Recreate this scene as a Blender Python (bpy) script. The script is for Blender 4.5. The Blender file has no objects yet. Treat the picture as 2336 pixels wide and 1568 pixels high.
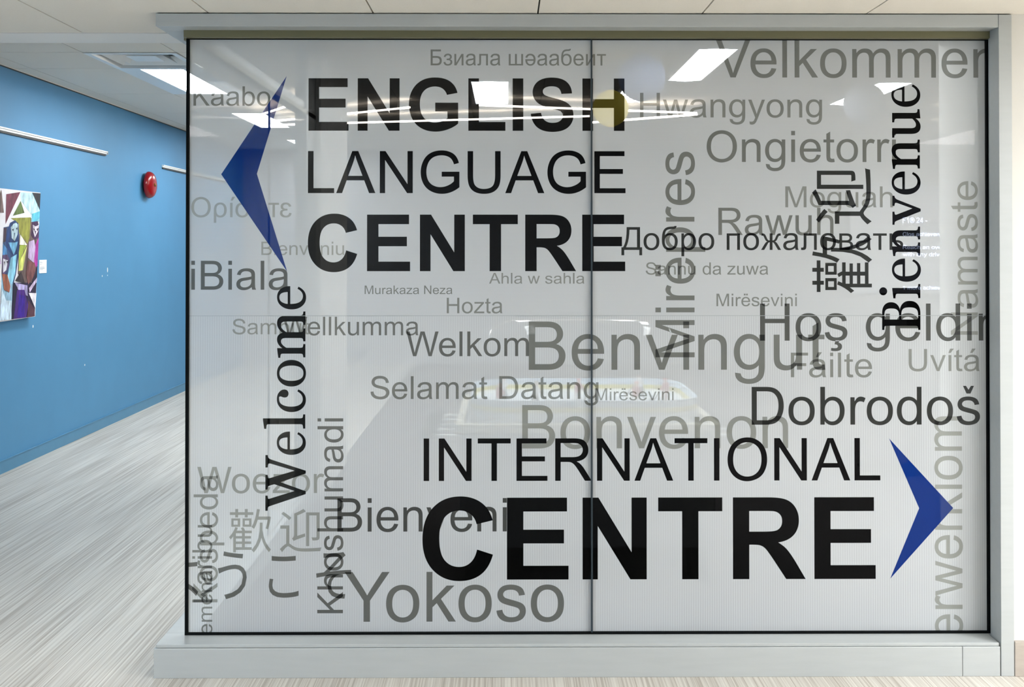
import bpy, bmesh, math, random
import numpy as np
from mathutils import Vector, Matrix, geometry
from math import radians, sin, cos, pi

S = bpy.context.scene
COL = S.collection

# ---------------------------------------------------------------- camera, world, exposure
cam_data = bpy.data.cameras.new('camera')
cam_data.sensor_width = 36.0
cam_data.lens = 36.0 * 2364.0 / 2336.0
cam_data.shift_y = -(784.0 - 539.17) / 2336.0
cam_data.clip_end = 100
cam_o = bpy.data.objects.new('camera', cam_data)
COL.objects.link(cam_o)
cam_o.location = (0.0, -3.9, 1.58)
cam_o.rotation_euler = (radians(90.0 + 0.5059), 0.0, -radians(0.3549))
S.camera = cam_o

w = bpy.data.worlds.new('world')
S.world = w
w.use_nodes = True
w.node_tree.nodes['Background'].inputs[0].default_value = (0.95, 0.98, 1.0, 1)
w.node_tree.nodes['Background'].inputs[1].default_value = 0.3

S.cycles.max_bounces = 6
S.cycles.diffuse_bounces = 4
S.cycles.transparent_max_bounces = 12
S.cycles.caustics_reflective = False

S.view_settings.view_transform = 'Standard'
S.view_settings.look = 'None'
S.view_settings.gamma = 1.0
S.view_settings.use_curve_mapping = False
S.view_settings.exposure = 0.7

# ---------------------------------------------------------------- helpers
def srgb(h):
    v = [int(h[i:i + 2], 16) / 255 for i in (0, 2, 4)]
    return tuple(c / 12.92 if c <= 0.04045 else ((c + 0.055) / 1.055) ** 2.4 for c in v) + (1,)

def nodes_of(m):
    m.use_nodes = True
    return m.node_tree.nodes, m.node_tree.links, m.node_tree.nodes['Principled BSDF']

def mat(name, col, rough=0.5, metal=0.0, emit=0.0, var=0.0, scale=20.0, bump=0.0, stretch=(1, 1, 1), spec=0.5):
    """Principled material whose colour wanders a little with a noise texture."""
    m = bpy.data.materials.new(name)
    N, L, P = nodes_of(m)
    c = srgb(col) if isinstance(col, str) else tuple(col) + (1,)
    P.inputs['Base Color'].default_value = c
    P.inputs['Roughness'].default_value = rough
    P.inputs['Metallic'].default_value = metal
    P.inputs['Specular IOR Level'].default_value = spec
    if emit:
        P.inputs['Emission Color'].default_value = c
        P.inputs['Emission Strength'].default_value = emit
    if var or bump:
        tc = N.new('ShaderNodeTexCoord'); mp = N.new('ShaderNodeMapping'); nz = N.new('ShaderNodeTexNoise')
        mp.inputs['Scale'].default_value = stretch
        nz.inputs['Scale'].default_value = scale
        nz.inputs['Detail'].default_value = 4
        L.new(tc.outputs['Object'], mp.inputs[0]); L.new(mp.outputs[0], nz.inputs['Vector'])
        if var:
            mr = N.new('ShaderNodeMapRange')
            mr.inputs['From Min'].default_value = 0.25; mr.inputs['From Max'].default_value = 0.75
            mr.inputs['To Min'].default_value = 1 - var; mr.inputs['To Max'].default_value = 1 + var
            mx = N.new('ShaderNodeVectorMath'); mx.operation = 'SCALE'
            mx.inputs[0].default_value = c[:3]
            L.new(nz.outputs[0], mr.inputs[0]); L.new(mr.outputs[0], mx.inputs['Scale'])
            L.new(mx.outputs[0], P.inputs['Base Color'])
        if bump:
            bp = N.new('ShaderNodeBump'); bp.inputs['Strength'].default_value = bump
            L.new(nz.outputs[0], bp.inputs['Height']); L.new(bp.outputs[0], P.inputs['Normal'])
    return m

def link(name, mesh, material=None, parent=None):
    o = bpy.data.objects.new(name, mesh)
    COL.objects.link(o)
    if material is not None:
        mesh.materials.append(material)
    if parent is not None:
        o.parent = parent
    return o

class MB:
    """collects shapes into one mesh"""
    def __init__(s): s.bm = bmesh.new()
    def box(s, x0, x1, y0, y1, z0, z1, bevel=0.0):
        r = bmesh.ops.create_cube(s.bm, size=1)
        for v in r['verts']:
            v.co = Vector(((x0 + x1) / 2 + v.co.x * (x1 - x0), (y0 + y1) / 2 + v.co.y * (y1 - y0), (z0 + z1) / 2 + v.co.z * (z1 - z0)))
        if bevel:
            es = list({e for v in r['verts'] for e in v.link_edges})
            bmesh.ops.bevel(s.bm, geom=es, offset=bevel, segments=2, affect='EDGES', profile=0.5)
        return s
    def tube(s, p, q, r0, r1=None, n=12):
        p, q = Vector(p), Vector(q); r1 = r0 if r1 is None else r1
        d = q - p
        m = Matrix.Translation((p + q) / 2) @ d.to_track_quat('Z', 'Y').to_matrix().to_4x4()
        bmesh.ops.create_cone(s.bm, cap_ends=True, segments=n, radius1=r0, radius2=r1, depth=d.length, matrix=m)
        return s
    def ball(s, c, r, sx=1, sy=1, sz=1, u=16, v=10):
        m = Matrix.Translation(c) @ Matrix.Diagonal((sx, sy, sz, 1))
        bmesh.ops.create_uvsphere(s.bm, u_segments=u, v_segments=v, radius=r, matrix=m)
        return s
    def lathe(s, prof, n=32, M=Matrix()):
        rings = []
        for r, z in prof:
            if r < 1e-6: rings.append([s.bm.verts.new(M @ Vector((0, 0, z)))])
            else: rings.append([s.bm.verts.new(M @ Vector((r * cos(2 * pi * i / n), r * sin(2 * pi * i / n), z))) for i in range(n)])
        for a, b in zip(rings, rings[1:]):
            for i in range(n):
                j = (i + 1) % n
                f = [a[0]] if len(a) == 1 else [a[i], a[j]]
                f += [b[0]] if len(b) == 1 else [b[j], b[i]]
                if len(f) > 2: s.bm.faces.new(f)
        return s
    def prism(s, pts, M, depth):
        """2-D outline (ccw) pushed out by depth; M places its plane"""
        a = [s.bm.verts.new(M @ Vector((x, y, 0))) for x, y in pts]
        b = [s.bm.verts.new(M @ Vector((x, y, depth))) for x, y in pts]
        s.bm.faces.new(a[::-1]); s.bm.faces.new(b)
        for i in range(len(pts)):
            j = (i + 1) % len(pts)
            s.bm.faces.new((a[i], a[j], b[j], b[i]))
        return s
    def build(s, name, material=None, parent=None, smooth=False):
        bmesh.ops.recalc_face_normals(s.bm, faces=s.bm.faces)
        me = bpy.data.meshes.new(name)
        s.bm.to_mesh(me); s.bm.free()
        if smooth:
            me.polygons.foreach_set('use_smooth', [True] * len(me.polygons))
        return link(name, me, material, parent)

def tag(o, label, cat, group=None):
    o['label'] = label; o['category'] = cat
    if group: o['group'] = group
    return o

def thing(name, loc, label, cat, group=None):
    o = bpy.data.objects.new(name, None)
    o.empty_display_size = 0.1
    COL.objects.link(o); o.location = loc
    return tag(o, label, cat, group)

def struct(o):
    o['kind'] = 'structure'
    return o

def copy_thing(o, loc):
    c = o.copy(); COL.objects.link(c); c.location = loc
    for ch in list(o.children):
        d = ch.copy(); COL.objects.link(d); d.parent = c
        for g in list(ch.children):
            e = g.copy(); COL.objects.link(e); e.parent = d
    return c

# ---------------------------------------------------------------- materials
M_ALU = mat('satin_aluminium', 'ACB0B0', 0.42, 0.12, var=0.03, scale=6, stretch=(1, 8, 8))
M_OLIVE = mat('anodised_glazing_channel', '6E6B50', 0.45, 0.3)
M_SEAL = mat('black_rubber_seal', '040708', 0.8, spec=0.1)
M_SILICONE = mat('dark_silicone_joint', '1C2A33', 0.35)
M_WHITE = mat('white_wall_paint', 'E6E4DF', 0.6, var=0.015, scale=4)
M_BLUE = mat('blue_wall_paint', '528DB7', 0.55, var=0.03, scale=3, spec=0.3)
M_BLUEBASE = mat('blue_baseboard', '4F88AC', 0.45, var=0.04, scale=8)
M_HALL = mat('grey_hall_wall', 'ACAEB3', 0.7, var=0.03, scale=3)
M_CARPET = mat('dark_hall_carpet', '5A5658', 0.95, var=0.12, scale=120, spec=0.1)
M_TILE = mat('ceiling_tile', 'E2DCD1', 0.9, var=0.03, scale=300, spec=0.1)
M_GRID = mat('ceiling_grid_shadow_gap', '4A4A46', 0.8)
M_LIGHT = mat('lit_diffuser', (0.93, 0.98, 1.0), 0.5, emit=22)
M_LIGHT_L = mat('added_lounge_diffuser', (0.96, 0.98, 1.0), 0.5, emit=48)  # for the unseen fill lamps added on the lounge side
M_LED = mat('lit_led_tube', (1.0, 0.90, 0.80), 0.5, emit=22)
M_WMETAL = mat('white_enamel', 'E8EAE8', 0.35)
M_RED = mat('red_bell_enamel', '8C0A12', 0.22, var=0.03, scale=30)
M_DARK = mat('dark_steel', '1B1D20', 0.45, 0.5)
M_BRASS = mat('brass_bolt', '8A6A35', 0.35, 0.9)

def floor_mat(name, ca, cb, bright):
    """long narrow woven streaks running along the corridor"""
    m = bpy.data.materials.new(name)
    N, L, P = nodes_of(m)
    tc = N.new('ShaderNodeTexCoord')
    def streak(sx, sy, detail):
        mp = N.new('ShaderNodeMapping'); mp.inputs['Scale'].default_value = (sx, sy, 1)
        nz = N.new('ShaderNodeTexNoise'); nz.inputs['Scale'].default_value = 1.0; nz.inputs['Detail'].default_value = detail
        L.new(tc.outputs['Object'], mp.inputs[0]); L.new(mp.outputs[0], nz.inputs['Vector'])
        return nz
    a = streak(110, 1.0, 4); b = streak(330, 1.6, 3); c = streak(9, 0.5, 2)
    ad = N.new('ShaderNodeMath'); ad.operation = 'MULTIPLY_ADD'; ad.inputs[1].default_value = 0.6
    ad2 = N.new('ShaderNodeMath'); ad2.operation = 'MULTIPLY_ADD'; ad2.inputs[1].default_value = 0.35
    L.new(b.outputs[0], ad.inputs[0]); L.new(a.outputs[0], ad.inputs[2])
    L.new(c.outputs[0], ad2.inputs[0]); L.new(ad.outputs[0], ad2.inputs[2])
    cr = N.new('ShaderNodeValToRGB')
    cr.color_ramp.elements[0].position = 0.72; cr.color_ramp.elements[0].color = srgb(ca)
    cr.color_ramp.elements[1].position = 1.18; cr.color_ramp.elements[1].color = srgb(cb)
    cr.color_ramp.elements[1].position = 1.0
    e = cr.color_ramp.elements.new(0.86); e.color = srgb(bright)
    mr = N.new('ShaderNodeMapRange'); mr.inputs['From Min'].default_value = 0.62; mr.inputs['From Max'].default_value = 1.33
    mr.inputs['To Min'].default_value = 0.55; mr.inputs['To Max'].default_value = 1.15
    L.new(ad2.outputs[0], mr.inputs[0]); L.new(mr.outputs[0], cr.inputs[0]); L.new(cr.outputs[0], P.inputs['Base Color'])
    P.inputs['Roughness'].default_value = 0.38
    P.inputs['Specular IOR Level'].default_value = 0.35
    return m
M_FLOOR = floor_mat('streaked_vinyl_floor', 'A69E93', 'D4D0C7', 'C4BFB6')

# ---------------------------------------------------------------- the setting
XW = -3.487           # blue wall
ZC, ZH = 2.435, 2.826 # ceiling in front of the glass, higher ceiling behind
BACK = 9.9

b = MB(); b.box(XW - 0.2, 6.2, -7.5, BACK + 0.2, -0.1, 0.0)
struct(b.build('floor', M_FLOOR))
b = MB(); b.box(-1.20, 6.0, 0.03, BACK - 0.005, 0.0005, 0.006)
struct(b.build('floor_hall', M_CARPET))
b = MB(); b.box(XW - 0.12, XW, -7.5, BACK, 0, 3.0)
struct(b.build('wall_left', M_BLUE))
b = MB(); b.box(XW, XW + 0.008, -7.5, BACK, 0, 0.086); b.box(XW, XW + 0.012, -7.5, BACK, 0.086, 0.093, 0.002)
struct(b.build('baseboard_left', M_BLUEBASE))
b = MB(); b.box(XW - 0.12, 6.2, BACK, BACK + 0.12, 0, 3.0)
struct(b.build('wall_back', M_HALL))
b = MB(); b.box(6.0, 6.12, 0.1, BACK, 0, 3.0)
struct(b.build('wall_right', M_HALL))
b = MB(); b.box(1.866, 6.12, -0.09, 0.1, 0, ZC + 0.02)
struct(b.build('wall_front', mat('off_white_wall_paint', 'D2D0CA', 0.6, var=0.015, scale=4)))
b = MB(); b.box(1.866, 6.0, -0.103, -0.09, 0, 0.128, 0.002)
struct(b.build('baseboard_front', mat('grey_wood_baseboard', 'A59C92', 0.5, var=0.08, scale=6, stretch=(2, 1, 14))))

def tile_ceiling(name, z, xs, ys, skip=(), gap=0.0045, seen=None):
    """one lay-in ceiling: tiles hung in a dark-gapped grid under a slab"""
    t = MB()
    for i in range(len(xs) - 1):
        for j in range(len(ys) - 1):
            if (i, j) in skip: continue
            t.box(xs[i] + gap / 2, xs[i + 1] - gap / 2, ys[j] + gap / 2, ys[j + 1] - gap / 2, z, z + 0.012)
    o = struct(t.build(name, M_TILE))
    return o
xs = [-3.487, -2.91] + [-2.305 + 0.606 * i for i in range(14)]
ys = [0.27 - 0.606 * 2 * k for k in range(6, -1, -1)]
tile_ceiling('ceiling', ZC, xs, ys, gap=0.006)
b = MB(); b.box(XW - 0.1, 6.2, -7.5, 0.27, ZC + 0.0125, ZC + 0.06)
struct(b.build('ceiling_slab', M_GRID))
# strip of plain board that ends the lower ceiling, with its upstand to the higher one
b = MB(); b.box(XW, 6.0, 0.274, 0.47, ZC - 0.002, ZC + 0.06); b.box(XW, 6.0, 0.40, 0.47, ZC + 0.06, ZH + 0.05)
struct(b.build('ceiling_bulkhead', M_WHITE))
hx = [XW + 0.004, -3.337] + [-2.731 + 0.606 * i for i in range(15)]
hy = [0.47, 0.96, 2.18] + [3.40 + 1.22 * i for i in range(6)]
hy_fine = [0.47, 0.96, 2.18, 2.79] + [3.40 + 1.22 * i for i in range(6)]
tile_ceiling('ceiling_hall', ZH, hx, hy_fine, skip={(2, 3), (2, 4), (2, 6), (2, 8)}, gap=0.006)
b = MB(); b.box(XW - 0.1, 6.2, 0.40, BACK + 0.1, ZH + 0.09, ZH + 0.14)
b.box(XW, XW + 0.02, 0.47, BACK, ZH - 0.006, ZH + 0.09)
struct(b.build('ceiling_hall_slab', M_GRID))
b = MB(); b.box(XW, XW + 0.025, 0.47, BACK, ZH - 0.004, ZH + 0.001)
struct(b.build('trim_1', M_TILE))

# the aluminium frame around the glazing
XL, XR, ZB, ZT = -1.190, 1.8195, 0.1276, 2.3563   # visible glass
XO = -1.283
b = MB()
b.box(XO, 1.815, -0.1, -0.012, 2.384, ZC - 0.004, 0.0015)
b.box(XO, XL + 0.0, -0.012, 2.55, 2.384, ZC - 0.004, 0.0015)
struct(b.build('trim_2', M_ALU))
b = MB(); b.box(XL - 0.012, 1.8195, -0.030, 0.03, ZT + 0.002, 2.3845); b.box(XL - 0.03, XL + 0.01, 0.03, 2.55, ZT + 0.002, 2.3845)
struct(b.build('trim_3', M_OLIVE))
b = MB()
b.box(XO, 1.674, -0.1, -0.012, 0.0, 0.108, 0.0015); b.box(1.6755, 1.813, -0.1, -0.012, 0.0, 0.108, 0.0015)
b.box(XO, XL + 0.02, -0.0115, 2.55, 0.0, 0.108, 0.0015)
struct(b.build('trim_4', M_ALU))
b = MB()
b.box(XO + 0.006, 1.812, -0.094, 0.02, 0.109, 0.1205, 0.001)
b.box(XO + 0.006, XL + 0.03, 0.021, 2.55, 0.109, 0.1205, 0.001)
struct(b.build('trim_5', M_ALU))
b = MB()
b.box(1.8165, 1.865, -0.1, -0.02, 0.0, ZC - 0.004, 0.0015)
b.box(1.8235, 1.865, -0.0195, 0.02, 0.0, ZC - 0.004)
struct(b.build('trim_6', M_ALU))
# post at the far end of the side glass and the return wall at the right
b = MB(); b.box(-1.25, -1.18, 2.25, 2.55, 0.0, ZH)
struct(b.build('trim_7', M_ALU))
b = MB(); b.box(-1.25, -1.15, 2.55, 3.62, 0.0, ZH)
struct(b.build('wall_side', M_WHITE))
b = MB(); b.box(1.83, 1.93, 0.1, 0.46, 0.0, ZH)
struct(b.build('wall_return', M_WHITE))

# ---- lettering outlines, 2048 units per em: char -> (advance, path) ----
SANS = {
' ': (569, ''),
'a': (1139, 'M828 131Q728 46 635.5 11T437 -24Q262 -24 168 61.5T74 280Q74 358 109.5 422.5T202.5 526T332 585Q385 599 492 612Q710 638 813 674Q814 711 814 721Q814 831 763 876Q694 937 558 937Q431 937 370.5 892.5T281 735L105 759Q129 872 184 941.5T343 1048.5T584 1086Q720 1086 805 1054T930 973.5T986 851Q995 805 995 685V445Q995 194 1006.5 127.5T1052 0H864Q836 56 828 131ZM813 533Q715 493 519 465Q408 449 362 429T291 370.5T266 285Q266 213 320.5 165T480 117Q584 117 665 162.5T784 287Q813 347 813 464V533Z'),
'b': (1139, 'M301 0H134V1466H314V943Q428 1086 605 1086Q703 1086 790.5 1046.5T934.5 935.5T1023 763.5T1055 550Q1055 277 920 126T596 -24Q408 -24 301 133V0ZM299 539Q299 348 351 263Q436 124 581 124Q699 124 785 226.5T871 532Q871 740 788.5 839T589 938Q471 938 385 835.5T299 539Z'),
'c': (1024, 'M828 394L1005 371Q976 188 856.5 82T563 -24Q345 -24 212.5 118.5T80 527Q80 699 137 828T310.5 1021.5T564 1086Q738 1086 848.5 998T990 748L815 721Q790 828 726.5 882T573 936Q437 936 352 838.5T267 530Q267 316 349 219T563 122Q669 122 740 187T828 394Z'),
'd': (1139, 'M824 0V134Q723 -24 527 -24Q400 -24 293.5 46T128.5 241.5T70 530Q70 687 122 815T278 1015T520 1086Q620 1086 698 1044T830 933V1466H1009V0H824ZM255 530Q255 326 341 225T544 124Q662 124 744.5 220.5T827 515Q827 733 743 835T536 937Q416 937 335.5 839T255 530Z'),
'e': (1139, 'M862 349L1048 326Q1004 163 885 69.5T581 -24Q348 -24 211.5 119.5T75 522Q75 790 213 938T571 1086Q784 1086 919 941T1054 533Q1054 517 1053 485H261Q271 310 360 217T582 124Q681 124 751 176T862 349ZM271 633H864Q852 767 796 834Q710 938 573 938Q449 938 364.5 855T271 633Z'),
'g': (1139, 'M102 -88L277 -114Q288 -195 338 -232Q405 -282 521 -282Q646 -282 714 -232T806 -92Q820 -38 819 135Q701 -4 525 -4Q306 -4 186 154T66 533Q66 685 121 813.5T280.5 1014T525 1086Q714 1086 837 933V1062H1003V144Q1003 -104 952.5 -207.5T792.5 -371T523 -431Q338 -431 220 -347.5T102 -88ZM251 550Q251 341 334 245T542 149Q666 149 750 244.5T834 544Q834 739 747.5 838T539 937Q419 937 335 839.5T251 550Z'),
'h': (1139, 'M135 0V1466H315V940Q441 1086 633 1086Q751 1086 838 1039.5T962.5 911T1000 673V0H820V673Q820 807 762 868T598 929Q519 929 449.5 888T350 777T315 581V0H135Z'),
'i': (455, 'M136 1259V1466H316V1259H136ZM136 0V1062H316V0H136Z'),
'k': (1024, 'M136 0V1466H316V630L742 1062H975L569 668L1016 0H794L443 543L316 421V0H136Z'),
'l': (455, 'M131 0V1466H311V0H131Z'),
'm': (1706, 'M135 0V1062H296V913Q346 991 429 1038.5T618 1086Q736 1086 811.5 1037T918 900Q1044 1086 1246 1086Q1404 1086 1489 998.5T1574 729V0H1395V669Q1395 776 1377.5 823T1314 899T1206 928Q1094 928 1020 853.5T946 615V0H766V690Q766 809 722.5 868.5T580 928Q505 928 441.5 888.5T344 773T315 551V0H135Z'),
'n': (1139, 'M135 0V1062H297V911Q414 1086 635 1086Q731 1086 811.5 1051.5T932 961T988 826Q998 776 998 653V0H818V646Q818 754 797.5 807.5T724.5 893T600 925Q485 925 400 852T315 580V0H135Z'),
'o': (1139, 'M68 531Q68 826 232 968Q369 1086 566 1086Q785 1086 924 942.5T1063 546Q1063 341 1001.5 223.5T822.5 41T566 -24Q343 -24 205.5 119T68 531ZM253 531Q253 327 342 225.5T566 124Q700 124 789 226T878 537Q878 734 788.5 835.5T566 937Q431 937 342 836T253 531Z'),
'p': (1139, 'M135 -407V1062H299V924Q357 1005 430 1045.5T607 1086Q743 1086 847 1016T1004 818.5T1057 539Q1057 378 999.5 249T830.5 47.5T600 -24Q508 -24 434.5 15T314 110V-407H135ZM298 525Q298 323 380 223.5T578 124Q697 124 781.5 224.5T866 536Q866 737 783.5 837T586 937Q472 937 385 830T298 525Z'),
'r': (682, 'M133 0V1062H295V901Q357 1014 409.5 1050T525 1086Q616 1086 710 1028L648 861Q582 900 516 900Q457 900 410 864.5T343 766Q313 670 313 556V0H133Z'),
's': (1024, 'M63 317L241 345Q256 238 324.5 181T516 124Q640 124 700 174.5T760 293Q760 354 707 389Q670 413 523 450Q325 500 248.5 536.5T132.5 637.5T93 781Q93 853 126 914.5T216 1017Q260 1050 334.5 1068T492 1086Q620 1086 716 1049.5T856.5 950.5T916 782L740 758Q728 842 668 889T502 936Q375 936 321 894T267 796Q267 761 289 733Q311 704 358 685Q385 675 517 639Q708 588 783.5 555.5T902 461T945 307Q945 215 891.5 134T737 18T509 -24Q300 -24 190.5 63T63 317Z'),
't': (569, 'M528 161L554 2Q478 -14 418 -14Q320 -14 266 17T190 98.5T168 311V922H36V1062H168V1325L347 1433V1062H528V922H347V301Q347 224 356.5 202T387 167T448 154Q483 154 528 161Z'),
'u': (1139, 'M831 0V156Q707 -24 494 -24Q400 -24 318.5 12T197.5 102.5T142 236Q131 290 131 404V1062H311V473Q311 331 322 282Q339 210 394.5 170T533 129Q612 129 681.5 169.5T780 280T809 493V1062H989V0H831Z'),
'v': (1024, 'M430 0L26 1062H216L444 426Q481 323 512 212Q536 296 579 414L815 1062H1000L598 0H430Z'),
'w': (1479, 'M331 0L6 1062H192L361 449L424 221Q428 238 479 440L648 1062H833L992 446L1045 243L1106 448L1288 1062H1463L1131 0H944L775 636L734 817L519 0H331Z'),
'y': (1024, 'M127 -409L107 -240Q166 -256 210 -256Q270 -256 306 -236T365 -180Q382 -153 420 -46Q425 -31 436 -2L33 1062H227L448 447Q491 330 525 201Q556 325 599 443L826 1062H1006L602 -18Q537 -193 501 -259Q453 -348 391 -389.5T243 -431Q191 -431 127 -409Z'),
'z': (1024, 'M40 0V146L716 922Q601 916 513 916H80V1062H948V943L373 269L262 146Q383 155 489 155H980V0H40Z'),
'A': (1366, 'M-3 0L560 1466H769L1369 0H1148L977 444H364L203 0H-3ZM420 602H917L764 1008Q694 1193 660 1312Q632 1171 581 1032L420 602Z'),
'B': (1366, 'M150 0V1466H700Q868 1466 969.5 1421.5T1128.5 1284.5T1186 1091Q1186 997 1135 914T981 780Q1114 741 1185.5 647T1257 425Q1257 322 1213.5 233.5T1106 97T945.5 24.5T709 0H150ZM344 850H661Q790 850 846 867Q920 889 957.5 940T995 1068Q995 1141 960 1196.5T860 1272.5T637 1293H344V850ZM344 173H709Q803 173 841 180Q908 192 953 220T1027 301.5T1056 425Q1056 507 1014 567.5T897.5 652.5T683 677H344V173Z'),
'C': (1479, 'M1204 514L1398 465Q1337 226 1178.5 100.5T791 -25Q554 -25 405.5 71.5T179.5 351T102 744Q102 973 189.5 1143.5T438.5 1402.5T794 1491Q1015 1491 1165.5 1378.5T1375 1062L1184 1017Q1133 1174 1036 1248T790 1322Q618 1322 509 1239.5T347 1018T303 745Q303 560 357 422T525 216T772 148Q934 148 1046.5 241.5T1204 514Z'),
'D': (1479, 'M158 0V1466H663Q834 1466 924 1445Q1050 1416 1139 1340Q1255 1242 1312.5 1089.5T1370 741Q1370 574 1331 445T1231 231.5T1097.5 96.5T922 24.5T687 0H158ZM352 173H665Q810 173 892.5 200T1024 276Q1093 345 1131.5 461.5T1170 744Q1170 974 1094.5 1097.5T911 1263Q833 1293 660 1293H352V173Z'),
'E': (1366, 'M162 0V1466H1222V1293H356V844H1167V672H356V173H1256V0H162Z'),
'F': (1251, 'M168 0V1466H1157V1293H362V839H1050V666H362V0H168Z'),
'G': (1593, 'M844 575V747L1465 748V204Q1322 90 1170 32.5T858 -25Q642 -25 465.5 67.5T199 335T109 726Q109 940 198.5 1125.5T456 1401T843 1491Q1004 1491 1134 1439T1338 1294T1448 1051L1273 1003Q1240 1114 1191 1177.5T1051 1278.5T844 1317Q708 1317 609 1275.5T449.5 1166.5T359 1017Q308 893 308 748Q308 569 369.5 448.5T548.5 269.5T797 211Q919 211 1035 258T1211 358.5Q1250 390 1272 420V575H844Z'),
'H': (1479, 'M164 0V1466H358V864H1120V1466H1314V0H1120V691H358V0H164Z'),
'I': (569, 'M191 0V1466H385V0H191Z'),
'K': (1366, 'M150 0V1466H344V739L1072 1466H1335L720 872L1362 0H1106L584 742L344 508V0H150Z'),
'L': (1139, 'M150 0V1466H344V173H1066V0H150Z'),
'M': (1706, 'M152 0V1466H444L791 428Q839 283 861 211Q886 291 939 446L1290 1466H1551V0H1364V1227L938 0H763L339 1248V0H152Z'),
'N': (1479, 'M156 0V1466H355L1125 315V1466H1311V0H1112L342 1152V0H156Z'),
'O': (1593, 'M99 714Q99 1079 295 1285.5T801 1492Q1004 1492 1167 1395T1415.5 1124.5T1501 731Q1501 505 1410 327T1152 66.5T800 -25Q594 -25 431 75T183 347T99 714ZM299 711Q299 446 441.5 293.5T799 141Q1018 141 1159.5 295T1301 732Q1301 911 1240.5 1044.5T1063.5 1251.5T802 1325Q594 1325 446.5 1182T299 711Z'),
'R': (1479, 'M161 0V1466H811Q1007 1466 1109 1426.5T1272 1287T1333 1066Q1333 910 1232 803T920 667Q997 630 1037 594Q1122 516 1198 399L1453 0H1209L1015 305Q930 437 875 507T776.5 605T688 644Q655 651 580 651H355V0H161ZM355 819H772Q905 819 980 846.5T1094 934.5T1133 1066Q1133 1170 1057.5 1237T819 1304H355V819Z'),
'S': (1366, 'M92 471L275 487Q288 377 335.5 306.5T483 192.5T708 149Q819 149 904 182T1030.5 272.5T1072 398Q1072 467 1032 518.5T900 605Q841 628 639 676.5T356 768Q251 823 199.5 904.5T148 1087Q148 1198 211 1294.5T395 1441T674 1491Q843 1491 972 1436.5T1170.5 1276T1245 1041L1059 1027Q1043 1169 954.5 1241.5T693 1314Q513 1314 430.5 1248T348 1089Q348 1008 406.5 955.5T712 848T1057 749Q1174 695 1230 612T1286 421Q1286 302 1218 197T1022.5 33.5T736 -25Q524 -25 380.5 37T155.5 223T92 471Z'),
'T': (1251, 'M531 0V1293H48V1466H1210V1293H725V0H531Z'),
'U': (1479, 'M1120 1466H1314V619Q1314 398 1264 268T1083.5 56.5T741 -25Q534 -25 402.5 46.5T214 253.5T158 619V1466H352V620Q352 428 387.5 337T510 197T722 148Q933 148 1026.5 243.5T1120 620V1466Z'),
'V': (1366, 'M577 0L9 1466H219L600 401Q646 273 677 161Q711 281 756 401L1152 1466H1350L776 0H577Z'),
'W': (1933, 'M414 0L25 1466H224L447 505Q483 354 509 205Q565 440 575 476L854 1466H1088L1298 724Q1377 448 1412 205Q1440 344 1485 524L1715 1466H1910L1508 0H1321L1012 1117Q973 1257 966 1289Q943 1188 923 1117L612 0H414Z'),
'Y': (1366, 'M571 0V621L6 1466H242L531 1024Q611 900 680 776Q746 891 840 1035L1124 1466H1350L765 621V0H571Z'),
'!': (569, 'M232 364L177 1130V1466H407V1130L352 364H232ZM180 0V205H387V0H180Z'),
"'": (391, 'M136 947L91 1207V1466H296V1207L254 947H136Z'),
'1': (1139, 'M763 0H583V1147Q518 1085 412.5 1023T223 930V1104Q374 1175 487 1276T647 1472H763V0Z'),
'2': (1139, 'M1031 173V0H62Q60 65 83 125Q120 224 201.5 320T437 542Q676 738 760 852.5T844 1069Q844 1177 766.5 1251T565 1325Q433 1325 354 1246T274 1027L89 1046Q108 1254 233 1363T569 1472Q781 1472 905 1354T1029 1065Q1029 980 994 898T879 725T610 473Q418 312 363 254T273 173H1031Z'),
'4': (1139, 'M662 0V351H26V516L695 1466H842V516H1040V351H842V0H662ZM662 516V1177L203 516H662Z'),
'-': (682, 'M65 440V621H618V440H65Z'),
'\u00ae': (1509, 'M754 1495Q1060 1495 1278 1277T1496 740Q1496 430 1278 210T754 -20Q450 -20 230 210T12 740Q12 1060 230 1277T754 1495ZM754 1395Q490 1395 305 1205T115 740Q115 475 305 280T754 85Q1020 85 1205 280T1393 740Q1393 1010 1205 1205T754 1395ZM480 330V1160H780Q1040 1160 1040 930Q1040 740 850 710L1060 330H920L730 700H600V330H480ZM600 800H770Q915 800 915 930Q915 1060 770 1060H600V800Z'),
# Cyrillic and Greek
'\u0411': (1344, 'M161 1466H1140V1293H355V866H692Q1000 866 1120 740Q1221 634 1221 435Q1221 225 1100 110T700 0H161ZM355 173H700Q860 173 940 235T1020 432Q1020 560 940 628T700 695H355Z'),
'\u0437': (940, 'M40 300L215 325Q235 225 295 172T445 120Q560 120 630 175T700 320Q700 410 635 448T430 488H340V628H430Q540 628 598 665T656 775Q656 850 600 896T455 940Q280 940 232 765L62 795Q105 940 205 1013T455 1086Q625 1086 730 1000T835 785Q835 620 670 562Q885 510 885 305Q885 160 765 68T450 -25Q270 -25 165 62T40 300Z'),
'\u0438': (1144, 'M135 1062H315V252L814 1062H1008V0H828V805L329 0H135Z'),
'\u043b': (1195, 'M225 1062H1055V0H875V913H400V350Q400 150 370 78T190 -8Q130 -8 60 2V152H140Q195 152 210 190T225 380Z'),
'\u0448': (1639, 'M135 1062H315V149H731V1062H911V149H1325V1062H1505V0H135Z'),
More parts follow.
